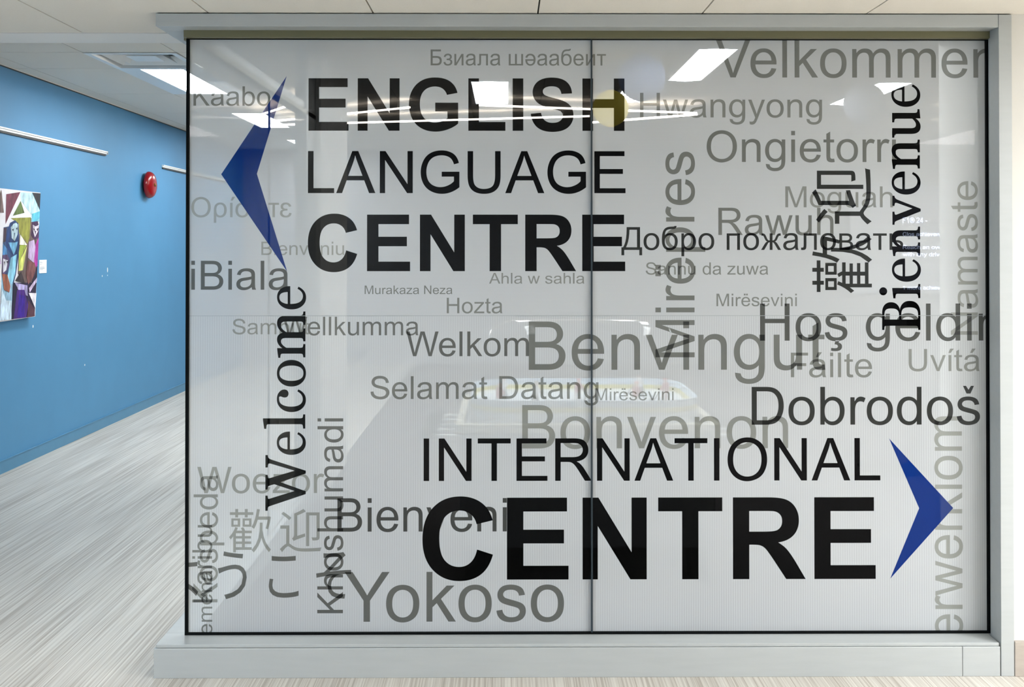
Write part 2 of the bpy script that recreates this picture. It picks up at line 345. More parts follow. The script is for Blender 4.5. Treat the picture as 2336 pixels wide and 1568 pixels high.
'\u0431': (1173, 'M870 1540L1010 1540Q1005 1420 930 1380T690 1340Q450 1330 360 1240Q290 1170 270 950Q330 1020 415 1053T600 1086Q820 1086 950 945T1081 550Q1081 270 940 122T580 -25Q330 -25 205 145T80 640Q80 1110 210 1300T640 1495Q800 1500 835 1505T870 1540ZM580 124Q440 124 353 225T265 530Q265 735 353 836T580 937Q720 937 808 835T896 537Q896 328 808 226T580 124Z'),
'\u0442': (938, 'M36 1062H902V913H559V0H379V913H36Z'),
'\u0414': (1330, 'M335 1466H1180V173H1310V-344H1130V0H185V-344H5V173H110Q335 520 335 1300ZM515 1293H986V173H300Q500 560 515 1293Z'),
'\u043f': (1107, 'M135 1062H972V0H792V913H315V0H135Z'),
'\u0436': (1370, 'M595 1062H775V610Q850 618 885 650T985 850Q1035 970 1085 1015T1235 1062H1290V913L1250 914Q1190 914 1170 893T1105 765Q1060 650 1022 605T925 540Q1015 515 1105 360L1318 0H1120L935 320Q870 435 840 460T775 487V0H595V487Q545 487 515 455T435 320L250 0H52L265 360Q355 515 445 540Q385 560 348 605T265 765Q220 870 200 893T115 914L80 913V1062H135Q235 1062 285 1015T385 850Q450 685 485 650T595 610Z'),
'\u0432': (1088, 'M135 1062H545Q700 1062 773 1037T898 942T950 785Q950 705 917 646T818 547Q905 523 957 455T1010 300Q1005 155 905 78T620 0H135ZM315 620H510Q625 620 670 632T750 682T782 770Q782 850 727 881T538 913H315ZM315 149H556Q710 149 768 185T829 312Q829 365 795 405T705 455T530 469H315Z'),
'\u044c': (1067, 'M135 1062H315V638H540Q760 638 880 553T1000 315Q1000 185 902 93T588 0H135ZM315 149H550Q690 149 755 183T820 310Q820 410 742 449T510 489H315Z'),
'\u03c1': (1165, 'M130 -407H310V85Q420 -25 590 -25Q800 -25 930 125T1060 540Q1060 790 930 938T595 1086Q375 1086 252 938T130 520ZM595 937Q722 937 798 835T875 537Q875 328 798 228T592 124Q460 124 385 225T310 530Q310 735 382 836T595 937Z'),
'\u03af': (455, 'M136 0H316V1062H136ZM170 1220L290 1500H500L320 1220Z'),
'\u03c3': (1280, 'M1270 1062V913H985Q1063 790 1063 546Q1063 280 930 128T566 -24Q343 -24 205.5 119T68 531Q68 826 232 968Q369 1086 620 1062ZM253 531Q253 735 342 836T566 913Q700 913 789 826T878 537Q878 328 789 226T566 124Q431 124 342 225.5T253 531Z'),
'\u03c4': (810, 'M20 1062H790V913H495V0H315V913H20Z'),
}
MARKS = {  # accents, centred on x = 0
'"': 'M-215 1262V1466H-30V1262ZM215 1262H30V1466H215Z',
'/': 'M-95 1200L20 1490H255L45 1200Z',
'^': 'M-210 1500H-95L0 1350L95 1500H210L75 1200H-75Z',
',': 'M-30 10L-75 -145Q60 -150 60 -225Q60 -300 -60 -300Q-130 -300 -200 -285L-210 -395Q-130 -415 -40 -415Q220 -415 220 -230Q220 -110 90 -80L115 10Z',
}
ACCENTED = {'\u00eb': 'e"', '\u00e9': 'e/', '\u00e1': 'a/', '\u00ed': 'i/', '\u0161': 's^', '\u015f': 's,'}
BOLD = {
'E': (1366, 'M149 0V1466H1236V1218H445V893H1181V646H445V247H1264V0H149Z'),
'N': (1479, 'M152 0V1466H440L1040 487V1466H1315V0H1018L427 956V0H152Z'),
'G': (1593, 'M829 539V786H1467V202Q1374 112 1197.5 43.5T840 -25Q610 -25 439 71.5T182 347.5T96 737Q96 966 192 1144T473 1417Q614 1490 824 1490Q1097 1490 1250.5 1375.5T1448 1059L1154 1004Q1123 1112 1037.5 1174.5T824 1237Q630 1237 515.5 1114T401 749Q401 488 517 357.5T821 227Q914 227 1007.5 263.5T1168 352V539H829Z'),
'L': (1251, 'M157 0V1466H453V247H1189V0H157Z'),
'I': (569, 'M140 0V1466H436V0H140Z'),
'S': (1366, 'M74 477L362 505Q388 360 467.5 292T682 224Q825 224 897.5 284.5T970 426Q970 478 939.5 514.5T833 578Q781 596 596 642Q358 701 262 787Q127 908 127 1082Q127 1194 190.5 1291.5T373.5 1440T662 1491Q938 1491 1077.5 1370T1224 1047L928 1034Q909 1147 846.5 1196.5T659 1246Q530 1246 457 1193Q410 1159 410 1102Q410 1050 454 1013Q510 966 726 915T1045.5 809.5T1207.5 660.5T1266 427Q1266 300 1195.5 189T996 24T679 -30Q402 -30 253.5 98T74 477Z'),
'H': (1479, 'M150 0V1466H446V889H1026V1466H1322V0H1026V641H446V0H150Z'),
'C': (1479, 'M1087 539L1374 448Q1308 208 1154.5 91.5T765 -25Q473 -25 285 174.5T97 720Q97 1086 286 1288.5T783 1491Q1052 1491 1220 1332Q1320 1238 1370 1062L1077 992Q1051 1106 968.5 1172T768 1238Q605 1238 503.5 1121T402 742Q402 464 502 346T762 228Q880 228 965 303T1087 539Z'),
'T': (1251, 'M479 0V1218H44V1466H1209V1218H775V0H479Z'),
'R': (1479, 'M150 0V1466H773Q1008 1466 1114.5 1426.5T1285 1286T1349 1055Q1349 894 1254.5 789T972 657Q1066 602 1127 536T1291.5 302L1470 0H1116L902 323Q788 495 746 539.5T657 600.5T508 617H446V0H150ZM446 851H665Q878 851 931 869T1014 931T1044 1039Q1044 1113 1004.5 1158.5T893 1216Q857 1221 677 1221H446V851Z'),
}
SERIF = {  # 100 units = one tenth of the x-height scale
'e': (585, 'M500 150Q420 -15 265 -15Q150 -15 75 75T0 310Q0 450 75 545T270 640Q390 640 455 555T515 350H112Q110 200 155 125T290 45Q400 45 465 168ZM112 395H395Q395 600 270 600Q190 600 152 535T112 395Z'),
'c': (580, 'M500 150Q425 -15 270 -15Q150 -15 75 75T0 310Q0 450 80 545T285 640Q380 640 440 590T500 480Q500 435 475 410T415 385Q375 385 352 408T330 465Q330 500 348 535T340 598Q320 605 285 600Q195 600 153 520T110 320Q110 190 155 118T285 45Q400 45 465 168Z'),
'o': (650, 'M295 -15Q165 -15 82 78T0 312Q0 455 82 548T295 640Q425 640 508 548T590 312Q590 170 508 78T295 -15ZM295 30Q390 30 433 110T475 312Q475 435 433 515T295 595Q200 595 157 515T115 312Q115 190 157 110T295 30Z'),
'l': (385, 'M10 0H320V35Q260 40 245 55T230 110V960H205L5 930V895Q75 893 95 878T110 810V110Q110 70 95 55T10 35Z'),
'i': (385, 'M10 0H320V35Q260 40 245 55T230 110V635H205L5 610V573Q75 573 95 558T110 490V110Q110 70 95 55T10 35ZM160 765Q195 765 220 790T245 850Q245 885 220 910T160 935Q125 935 100 910T75 850Q75 815 100 790T160 765Z'),
'n': (715, 'M10 0H300V35Q245 40 230 55T215 110V430Q290 560 370 560Q415 560 435 530T455 440V110Q455 70 440 55T380 35V0H660V35Q605 40 590 55T575 110V440Q575 640 415 640Q300 640 210 515V635H185L0 610V575Q60 573 80 558T95 490V110Q95 70 80 55T10 35Z'),
'm': (1100, 'M10 0H300V35Q245 40 230 55T215 110V430Q290 560 365 560Q410 560 430 530T450 440V110Q450 70 435 55T375 35V0H655V35Q600 40 585 55T570 110V430Q645 560 720 560Q785 560 805 530T825 440V110Q825 70 810 55T750 35V0H1040V35Q985 40 970 55T945 110V440Q945 640 780 640Q655 640 560 505Q530 640 410 640Q300 640 210 515V635H185L0 610V575Q60 573 80 558T95 490V110Q95 70 80 55T10 35Z'),
'u': (705, 'M0 625H205V190Q205 75 290 75Q360 75 435 165V510Q435 560 420 572T350 590V625H555V115Q555 70 570 55T640 38V5L440 -15V100Q355 -20 250 -20Q85 -20 85 190V510Q85 555 70 570T0 590Z'),
'v': (690, 'M0 625H285V590Q235 588 222 572T225 520L365 160L490 500Q510 555 495 570T430 590V625H650V590Q610 582 590 562T550 490L355 -15H305L100 510Q80 560 65 575T0 590Z'),
'W': (1265, 'M0 900H330V860Q275 857 262 845T265 790L440 230L600 700L580 775Q563 830 550 843T480 860V900H800V860Q740 857 728 845T730 790L900 230L1060 760Q1080 820 1062 838T980 860V900H1250V860Q1200 855 1180 835T1135 740L895 -15H840L640 565L430 -15H375L110 790Q92 840 77 848T0 860Z'),
'B': (715, 'M0 870H380Q500 870 560 815T620 670Q620 510 440 465Q650 430 650 240Q650 120 575 60T380 0H0V38Q65 42 80 57T95 115V755Q95 805 80 818T0 832ZM225 830H330Q420 830 455 795T490 665Q490 560 450 520T330 480H225ZM225 440H340Q435 440 475 400T515 245Q515 130 475 85T350 40H275Q225 40 225 95Z'),
}
CJK = {  # 1120 units per em
'歡': (1120, 'M132 595L225 595L225 507L132 507L132 595ZM81 640L81 463L278 463L278 640L81 640ZM382 595L476 595L476 509L382 509L382 595ZM332 640L332 463L528 463L528 640L332 640ZM318 213L318 150L186 150L186 213L318 213ZM711 551L711 482C711 341 698 132 536 -27L536 28L383 28L383 98L524 98L524 150L383 150L383 213L518 213L518 265L383 265L383 325L536 325L536 380L388 380C380 403 362 432 345 455L293 433L324 380L200 380L228 440L172 457C140 377 88 298 31 244L70 193L125 259L125 -80L186 -80L186 -28L535 -28L532 -31C546 -44 568 -69 578 -86C674 9 723 120 749 227C784 100 835 6 919 -80C928 -60 947 -37 963 -23C855 81 802 200 772 396L774 481L774 551L711 551ZM318 265L186 265L186 325L318 325L318 265ZM318 98L318 28L186 28L186 98L318 98ZM381 840L381 772L233 772L233 840L168 840L168 772L49 772L49 714L168 714L168 662L233 662L233 714L381 714L381 662L446 662L446 714L568 714L568 772L446 772L446 840L381 840ZM650 841C629 692 591 549 529 458L586 418C619 470 646 536 668 611L888 611C875 545 858 474 842 427L896 408C921 473 946 579 963 668L918 684L908 680L686 680L715 830L650 841Z'),
'迎': (1120, 'M68 735C130 696 207 639 244 600L293 652C255 690 177 744 114 780L68 735ZM251 490L48 490L48 420L178 420L178 100C135 81 87 38 39 -14L89 -79C139 -13 189 46 222 46C245 46 280 13 320 -12C389 -55 472 -67 594 -67C701 -67 871 -62 939 -57C941 -35 952 1 961 21C859 10 710 2 596 2C485 2 402 9 335 51C295 75 272 96 251 105L251 490ZM621 766L621 48L690 48L690 701L851 701L851 250C851 238 847 235 836 234L740 234C749 216 760 187 763 169C824 169 864 170 888 181C914 193 921 212 921 249L921 766L621 766ZM343 157C362 171 392 183 602 253L597 320L426 268L426 703C492 727 561 755 615 787L560 842C512 808 429 769 356 743L356 295C356 251 325 224 307 214C319 200 337 173 343 157Z'),
'よ': (1120, 'M466 196L467 132C467 63 431 29 358 29C262 29 206 60 206 115C206 170 265 206 368 206C401 206 434 203 466 196ZM541 785L446 785C451 767 453 722 454 686L455 502L463 270L378 276C205 276 126 202 126 112C126 -2 228 -46 366 -46C499 -46 549 24 549 106L547 173C651 136 743 72 807 7L855 83C783 148 672 218 544 253L534 502L534 511C616 512 744 518 833 527L830 602C740 591 613 586 534 584L534 686L541 785Z'),
'う': (1120, 'M720 333C720 154 549 58 306 28L351 -48C610 -9 805 113 805 330C805 473 699 552 557 552C442 552 328 520 258 504L166 489L192 396L276 427C335 444 433 477 549 477C652 477 720 417 720 333ZM300 783L287 707C400 687 602 667 713 660L725 737C627 738 410 758 300 783Z'),
'こ': (1120, 'M235 702L235 620C314 614 399 609 499 609C592 609 701 616 769 621L769 703C697 696 595 689 499 689C399 689 307 693 235 702ZM275 299L194 307C185 266 173 219 173 168C173 42 291 -25 494 -25C636 -25 763 -10 835 10L834 96C759 71 630 56 492 56C332 56 254 109 254 185C254 222 262 259 275 299Z'),
'そ': (1120, 'M262 747L266 665L342 672L605 686C542 630 383 491 275 416L102 396L109 321C229 341 362 356 469 365C418 334 353 262 353 176C353 23 486 -54 730 -43L747 38C711 35 662 33 603 41C512 53 431 87 431 188C431 282 526 365 623 379C683 387 779 388 877 383L877 457C733 457 553 444 401 428L700 674L754 711L703 768L649 759C591 752 385 743 341 743L262 747Z'),
}
# text, lettering, ink, direction, anchored characters, start, end, baseline, cap height (metres on the glass), label
WORDS = [
('Бзиала шәаабеит','sans',0.2,'h',0,14,-0.2831,0.3796,2.2602,0.0602,
  'light grey Cyrillic greeting along the top edge of the glass, above ENGLISH'),
('Kaabo','sans',0.17,'h',0,4,-1.1770,-0.8873,2.1070,0.0733,
  'grey word Kaabo at the upper left edge beside the arrow'),
('Ορίσατε','sans',0.33,'h',0,6,-1.1842,-0.8066,1.6860,0.0753,
  'pale grey Greek greeting behind the left blue arrow'),
('Bienveniu','sans',0.3,'h',0,8,-0.9201,-0.6088,1.5438,0.0502,
  'small pale grey word Bienveniu behind the arrow tip and the C of CENTRE'),
('iBiala','sans',0.1,'h',0,5,-1.1835,-0.8174,1.4129,0.1091,
  'dark grey word iBiala at the left edge under the arrow'),
('Sambut','sans',0.24,'h',0,5,-1.0281,-0.7398,1.2451,0.0576,
  'grey word Sambut ending behind the upright serif Welcome'),
('Wellkumma','sans',0.14,'h',0,8,-0.8384,-0.3284,1.2411,0.0698,
  'grey word Wellkumma just below the film seam, right of the serif Welcome'),
('Murakaza Neza','sans',0.17,'h',0,12,-0.5311,-0.2007,1.3965,0.0320,
  'tiny grey words Murakaza Neza below the upper CENTRE'),
('Ahla w sahla','sans',0.21,'h',0,11,-0.0622,0.2974,1.4356,0.0406,
  'small grey words Ahla w sahla under the R of the upper CENTRE'),
('Hozta','sans',0.2,'h',0,4,-0.2217,-0.0118,1.3241,0.0582,
  'small grey word Hozta sitting just above the film seam'),
('Welkom','sans',0.11,'h',0,5,-0.3739,0.0878,1.1622,0.0932,
  'dark grey word Welkom left of Benvingut'),
('Benvingut','sans',0.15,'h',0,8,0.0873,1.2080,1.1105,0.1823,
  'very large grey word Benvingut across the middle of both panes'),
('Selamat Datang','sans',0.15,'h',0,13,-0.5084,0.3506,1.0011,0.0860,
  'grey words Selamat Datang crossing in front of the hockey table'),
('Mirësevini','sans',0.2,'h',0,9,0.3367,0.6340,0.9956,0.0453,
  'small grey word Mirësevini directly right of Selamat Datang'),
('Bonvenon','sans',0.22,'h',0,7,0.0624,1.0661,0.8145,0.1636,
  'large grey word Bonvenon half covered by INTERNATIONAL'),
('Velkommen','sans',0.18,'h',0,8,0.7933,1.8600,2.2158,0.1491,
  'large grey word Velkommen cut off by the top right glass edges'),
('Hwangyong','sans',0.19,'h',0,8,0.5084,1.1978,2.0643,0.0930,
  'grey word Hwangyong under the ceiling light reflections, right of ENGLISH'),
('Ongietorri','sans',0.15,'h',0,9,0.7602,1.4775,1.8955,0.1180,
  'grey word Ongietorri below Hwangyong on the right pane'),
('Moguah','sans',0.22,'h',0,5,1.0576,1.4658,1.7241,0.0792,
  'grey word Moguah behind the upright Chinese characters'),
('Rawuh','sans',0.16,'h',0,4,0.8039,1.2400,1.6193,0.1029,
  'grey word Rawuh directly above the dark Cyrillic greeting'),
('Sannu da zuwa','sans',0.2,'h',0,12,0.5293,0.9922,1.4696,0.0460,
  'small grey words Sannu da zuwa below the dark Cyrillic greeting'),
('Mirësevini','sans',0.2,'h',0,9,0.7963,1.1004,1.3503,0.0472,
  'small grey word Mirësevini above the film seam, over the H of Hoş geldin'),
('Mirëpres','sans',0.16,'v',0,7,1.1574,1.9343,0.7135,0.1480,
  'large grey word Mirëpres running upright up the right pane'),
('Namaste','sans',0.3,'v',0,6,1.2418,1.8231,1.7859,0.1028,
  'pale grey word Namaste running upright by the right glass edge'),
('Fáilte','sans',0.2,'h',0,5,1.0771,1.3843,1.0819,0.0927,
  'grey word Fáilte below Hoş geldin, overlapping the end of Benvingut'),
('Uvítá','sans',0.23,'h',0,4,1.5228,1.7920,1.1047,0.0835,
  'grey word Uvítá at the right edge above Dobrodoš'),
('erwerkiom','sans',0.27,'v',0,8,0.0997,0.9339,1.7239,0.1421,
  'pale grey upright word erwerkiom running behind the right blue arrow'),
('Hoş geldin','sans',0.085,'h',0,8,0.9609,1.7624,1.2200,0.1402,
  'dark grey words Hoş geldin cut off by the right glass edge'),
('Добро пожаловать','sans',0.03,'h',0,15,0.4372,1.5041,1.5628,0.0863,
  'nearly black Cyrillic greeting across the middle of the right pane'),
('Dobrodoš','sans',0.035,'h',0,7,0.9288,1.7927,0.9029,0.1427,
  'nearly black word Dobrodoš at the right edge, above the right arrow'),
('Woezor','sans',0.26,'h',0,5,-1.1589,-0.6819,0.6481,0.0987,
  'pale grey word Woezor crossing behind the W of the serif Welcome'),
('Kospeda','sans',0.22,'v',0,6,0.2387,0.7155,-1.0817,0.0906,
  'grey upright word Kospeda at the lower left edge'),
('Karibu','sans',0.18,'v',0,5,0.2388,0.5286,-1.1027,0.0742,
  'smaller grey upright word Karibu overlapping Kospeda at the lower left edge'),
('emena','sans',0.17,'v',0,4,0.1193,0.3583,-1.1012,0.0549,
  'small grey upright word cut off by the bottom left corner of the glass'),
('歡迎','cjk',0.25,'h',0,1,-1.0392,-0.6924,0.4250,0.1639,
  'pale grey Chinese greeting lying level under Woezor'),
('ようこそ','cjk',0.1,'h',1,3,-1.0808,-0.5805,0.2505,0.1793,
  'dark grey Japanese greeting running off the lower left glass edge'),
('Khoshumadi','sans',0.11,'v',0,9,0.1970,0.9287,-0.6111,0.0965,
  'dark grey upright word Khoshumadi beside Bienvéni'),
('Bienvéni','sans',0.06,'h',0,7,-0.6327,0.0045,0.5028,0.1255,
  'dark grey word Bienvéni running behind the lower CENTRE'),
('Yokoso','sans',0.12,'h',0,5,-0.6050,0.2200,0.1648,0.1867,
  'large grey word Yokoso at the bottom of the left pane'),
('歡迎','cjk',0.03,'v',0,1,1.3995,1.8720,1.3863,0.2275,
  'nearly black Chinese greeting turned on its side, left of Bienvenue'),
('Welcome','serif',0.002,'v',0,6,0.5817,1.4264,-0.7550,0.1472,
  'black serif word Welcome running upright up the left pane'),
('Bienvenue','serif',0.0015,'v',0,8,1.2601,2.1924,1.5671,0.1428,
  'black serif word Bienvenue running upright up the right pane'),
('LANGUAGE','main',0.0015,'h',0,7,-0.7452,0.4531,1.7772,0.1589,
  'thin black capitals LANGUAGE between ENGLISH and the upper CENTRE'),
('INTERNATIONAL','main',0.0015,'h',0,12,-0.3085,1.4146,0.6926,0.1598,
  'thin black capitals INTERNATIONAL above the lower, larger CENTRE'),
('ENGLISH','bold',0.0015,'h',0,6,-0.7438,0.4495,2.0130,0.1982,
  'bold black capitals ENGLISH right of the left blue arrow'),
('CENTRE','bold',0.0015,'h',0,5,-0.7453,0.4516,1.4827,0.2134,
  'bold black capitals CENTRE under LANGUAGE, the smaller of the two'),
('CENTRE','bold',0.0015,'h',0,5,-0.3128,1.3959,0.3218,0.3076,
  'largest bold black capitals CENTRE under INTERNATIONAL'),
]
ARROW_LEFT = [(-0.8261, 2.2193), (-0.9376, 1.8497), (-0.823, 1.4812), (-1.0719, 1.8481)]
ARROW_RIGHT = [(1.448, 0.8506), (1.69, 0.588), (1.4504, 0.3222), (1.5609, 0.5874)]
# seam x, seam z [0.32434516 0.         1.25025005] [0.32438579 0.         1.31453036]

# ---------------------------------------------------------------- printed film: shared shader
def film_mat(name, albedo, clear, ribs=None):
    """printed film that lets a part of the light straight through; ribs: 'x' or 'z' direction of its fine lines"""
    m = bpy.data.materials.new(name)
    m.use_nodes = True
    N, L = m.node_tree.nodes, m.node_tree.links
    N.remove(N['Principled BSDF'])
    out = N['Material Output']
    df = N.new('ShaderNodeBsdfDiffuse'); tr = N.new('ShaderNodeBsdfTransparent'); mx = N.new('ShaderNodeMixShader')
    df.inputs['Color'].default_value = tuple(albedo) + (1,)
    mx.inputs[0].default_value = 1 - clear
    L.new(tr.outputs[0], mx.inputs[1]); L.new(df.outputs[0], mx.inputs[2]); L.new(mx.outputs[0], out.inputs[0])
    if ribs:
        tc = N.new('ShaderNodeTexCoord')
        wv = N.new('ShaderNodeTexWave'); wv.wave_type = 'BANDS'; wv.bands_direction = ribs.upper()
        wv.inputs['Scale'].default_value = 2 * pi / 20 / (0.0046 if ribs == 'z' else 0.0088)
        wv.inputs['Distortion'].default_value = 0.9
        wv.inputs['Detail'].default_value = 1.5
        wv.inputs['Detail Scale'].default_value = 0.12
        pn = N.new('ShaderNodeTexNoise'); pn.inputs['Scale'].default_value = 2.2
        L.new(tc.outputs['Object'], wv.inputs['Vector']); L.new(tc.outputs['Object'], pn.inputs['Vector'])
        mu = N.new('ShaderNodeMath'); mu.operation = 'MULTIPLY'
        L.new(wv.outputs['Fac'], mu.inputs[0]); L.new(pn.outputs[0], mu.inputs[1])
        mr = N.new('ShaderNodeMapRange')
        mr.inputs['To Min'].default_value = 1 - clear + 0.03; mr.inputs['To Max'].default_value = 1 - clear - 0.17
        L.new(mu.outputs[0], mr.inputs[0]); L.new(mr.outputs[0], mx.inputs[0])
    return m
FILM_A = (0.545, 0.557, 0.575)
M_FILM_UP = film_mat('white_film_fine_level_ribs', FILM_A, 0.20, 'z')
M_FILM_LOW = film_mat('white_film_upright_ribs', FILM_A, 0.20, 'x')
INKS = {}
def ink(a):
    k = round(math.log(max(a, 0.0015)) * 8)
    if k not in INKS:
        v = math.exp(k / 8)
        t = 1.0 + 1.2 * min(1, v / 0.3)
        INKS[k] = film_mat('grey_ink_%02d' % len(INKS) if v > 0.015 else 'black_ink_%02d' % len(INKS), (v * 0.98, v, v * 0.93), 0.045 * t)
    return INKS[k]
M_ARROW = film_mat('blue_ink', srgb('0A2A70')[:3], 0.10)

# ---------------------------------------------------------------- lettering: outlines to polygons
import re
TOK = re.compile(r'[MLHVQTCZ]|-?\d*\.?\d+')
def contours(path, n=6):
    out, cur, i, p, cp, cmd = [], [], 0, (0, 0), None, ''
    t = TOK.findall(path)
    def num():
        nonlocal i
        i += 1
        return float(t[i - 1])
    while i < len(t):
        if t[i].isalpha():
            cmd = t[i]; i += 1
        if cmd == 'Z':
            if len(cur) > 2: out.append(cur)
            cur = []; continue
        if cmd == 'M':
            if len(cur) > 2: out.append(cur)
            p = (num(), num()); cur = [p]; cmd = 'L'; cp = None
        elif cmd == 'L': p = (num(), num()); cur.append(p); cp = None
        elif cmd == 'H': p = (num(), p[1]); cur.append(p); cp = None
        elif cmd == 'V': p = (p[0], num()); cur.append(p); cp = None
        elif cmd in 'QT':
            c = (num(), num()) if cmd == 'Q' else ((2 * p[0] - cp[0], 2 * p[1] - cp[1]) if cp else p)
            e = (num(), num())
            for k in range(1, n + 1):
                u = k / n
                cur.append(tuple((1 - u) ** 2 * p[d] + 2 * u * (1 - u) * c[d] + u * u * e[d] for d in (0, 1)))
            cp, p = c, e
        elif cmd == 'C':
            a = (num(), num()); c = (num(), num()); e = (num(), num())
            for k in range(1, n + 1):
                u = k / n
                cur.append(tuple((1 - u) ** 3 * p[d] + 3 * u * (1 - u) ** 2 * a[d] + 3 * u * u * (1 - u) * c[d] + u ** 3 * e[d] for d in (0, 1)))
            p = e; cp = None
    if len(cur) > 2: out.append(cur)
    res = []
    for c in out:
        d = [c[0]]
        for q in c[1:]:
            if abs(q[0] - d[-1][0]) + abs(q[1] - d[-1][1]) > 0.5: d.append(q)
        if abs(d[0][0] - d[-1][0]) + abs(d[0][1] - d[-1][1]) < 0.5: d.pop()
        if len(d) > 2: res.append(d)
    return res

def oriented(cs):
    """outer outlines counter-clockwise, holes clockwise"""
    def area(c): return sum(c[i - 1][0] * c[i][1] - c[i][0] * c[i - 1][1] for i in range(len(c)))
    def holds(c, p):
        r = False
        for i in range(len(c)):
            (x0, y0), (x1, y1) = c[i - 1], c[i]
            if (y0 > p[1]) != (y1 > p[1]) and p[0] < (x1 - x0) * (p[1] - y0) / (y1 - y0) + x0: r = not r
        return r
    out = []
    for k, c in enumerate(cs):
        depth = sum(holds(d, c[0]) for j, d in enumerate(cs) if j != k)
        out.append(c if (area(c) > 0) == (depth % 2 == 0) else c[::-1])
    return out

def swell(c, d):
    """outline moved outwards by d, for heavier strokes"""
    out = []
    for i in range(len(c)):
        a, b_, e = Vector(c[i - 1]), Vector(c[i]), Vector(c[(i + 1) % len(c)])
        u, v = (b_ - a).normalized(), (e - b_).normalized()
        n1, n2 = Vector((u.y, -u.x)), Vector((v.y, -v.x))
        m = n1 + n2
        m = m / max(0.5, m.dot(m) / 2) if m.length > 0.3 else n1
        out.append(tuple(b_ + m * d))
    return out

def glyph(ch, style, n):
    adv, cs = glyph_raw(ch, style, n)
    cs = oriented(cs)
    return adv, ([swell(c, 7.0) for c in cs] if style == 'serif' else cs)

def glyph_raw(ch, style, n):
    if style == 'serif': adv, p = SERIF[ch]; return adv, contours(p, n)
    if style == 'bold': adv, p = BOLD[ch]; return adv, contours(p, n)
    if style == 'cjk': adv, p = CJK[ch]; return adv, contours(p, 4)
    if ch in ACCENTED:
        base, mk = ACCENTED[ch]
        adv, p = SANS[base]
        cs = contours(p, n)
        if base == 'i': cs = cs[1:]
        cx = {'e': 570, 'a': 560, 'i': 226, 's': 512}[base]
        return adv, cs + [[(x + cx, y) for x, y in c] for c in contours(MARKS[mk], n)]
    if ch in '\u0259\u04d9':
        adv, cs = glyph('e', 'sans', n)
        return 1139, [[(1130 - x, 1062 - y) for x, y in c] for c in cs]
    if ch == '\u03b5':
        adv, cs = glyph('\u0437', 'sans', n)
        return 913, [[(925 - x, y) for x, y in c][::-1] for c in cs]
    alias = {'\u0430': 'a', '\u0435': 'e', '\u043e': 'o', '\u0440': 'p', '\u039f': 'O', '\u03b1': 'a'}
    adv, p = SANS[alias.get(ch, ch)]
    return adv, contours(p, n)

KERN = {('V', 'e'): -114, ('W', 'e'): -76, ('W', 'o'): -76, ('Y', 'o'): -190, ('T', 'I'): -20, ('L', 'A'): 0, ('A', 'T'): -150, ('F', '\u00e1'): -114}
def lay(word, n=6):
    """list of (character, contours in glass metres (x, z)) for one word"""
    text, style, tone, orient, i0, i1, a0, a1, base, cap, label = word
    x, gl = 0.0, []
    for k, ch in enumerate(text):
        adv, cs = glyph(ch, style, n)
        x += KERN.get((text[k - 1], ch), 0) if k and style == 'sans' else 0
        gl.append((ch, [[(px + x, py) for px, py in c] for c in cs]))
        x += adv
    lo = min(px for c in gl[i0][1] for px, _ in c); hi = max(px for c in gl[i1][1] for px, _ in c)
    s = (a1 - a0) / (hi - lo)
    if style == 'cjk':
        ysel = [py for g in gl[i0:i1 + 1] for c in g[1] for _, py in c]
        y0, t = min(ysel), cap / (max(ysel) - min(ysel))
    else:
        y0, t = 0.0, cap / (870.0 if style == 'serif' else 1466.0)
    if style == 'serif' and text == 'Welcome': t = cap / 900.0
    res = []
    for ch, cs in gl:
        if orient == 'h': res.append((ch, [[(a0 + (px - lo) * s, base + (py - y0) * t) for px, py in c] for c in cs]))
        else: res.append((ch, [[(base - (py - y0) * t, a0 + (px - lo) * s) for px, py in c] for c in cs]))
    return res

def winding(pts, cs):
    """non-zero winding test of many points against closed contours (numpy)"""
    wn = np.zeros(len(pts), int)
    X, Y = pts[:, 0], pts[:, 1]
    for c in cs:
        a = np.array(c); b_ = np.roll(a, -1, axis=0)
        for (x0, y0), (x1, y1) in zip(a, b_):
            up = (y0 <= Y) & (y1 > Y); dn = (y0 > Y) & (y1 <= Y)
            side = (x1 - x0) * (Y - y0) - (X - x0) * (y1 - y0)
            wn += (up & (side > 0)).astype(int) - (dn & (side < 0)).astype(int)
    return wn != 0

GAP = 0.0  # the film lies on the back of the glass
YF = 0.0105
SEAM_X, SEAM_Z = 0.3243, 1.3145
entries = []   # (word index, character index, character, contours)
for wi, wd in enumerate(WORDS):
    big = wd[1] in ('bold', 'main', 'serif') or abs(wd[9]) > 0.11
    for ci, (ch, cs) in enumerate(lay(wd, 8 if big else 5)):
        if cs: entries.append((wi, ci, ch, cs))
NW = len(WORDS)
entries.append((NW, 0, '<', [ARROW_LEFT])); entries.append((NW + 1, 0, '>', [ARROW_RIGHT]))

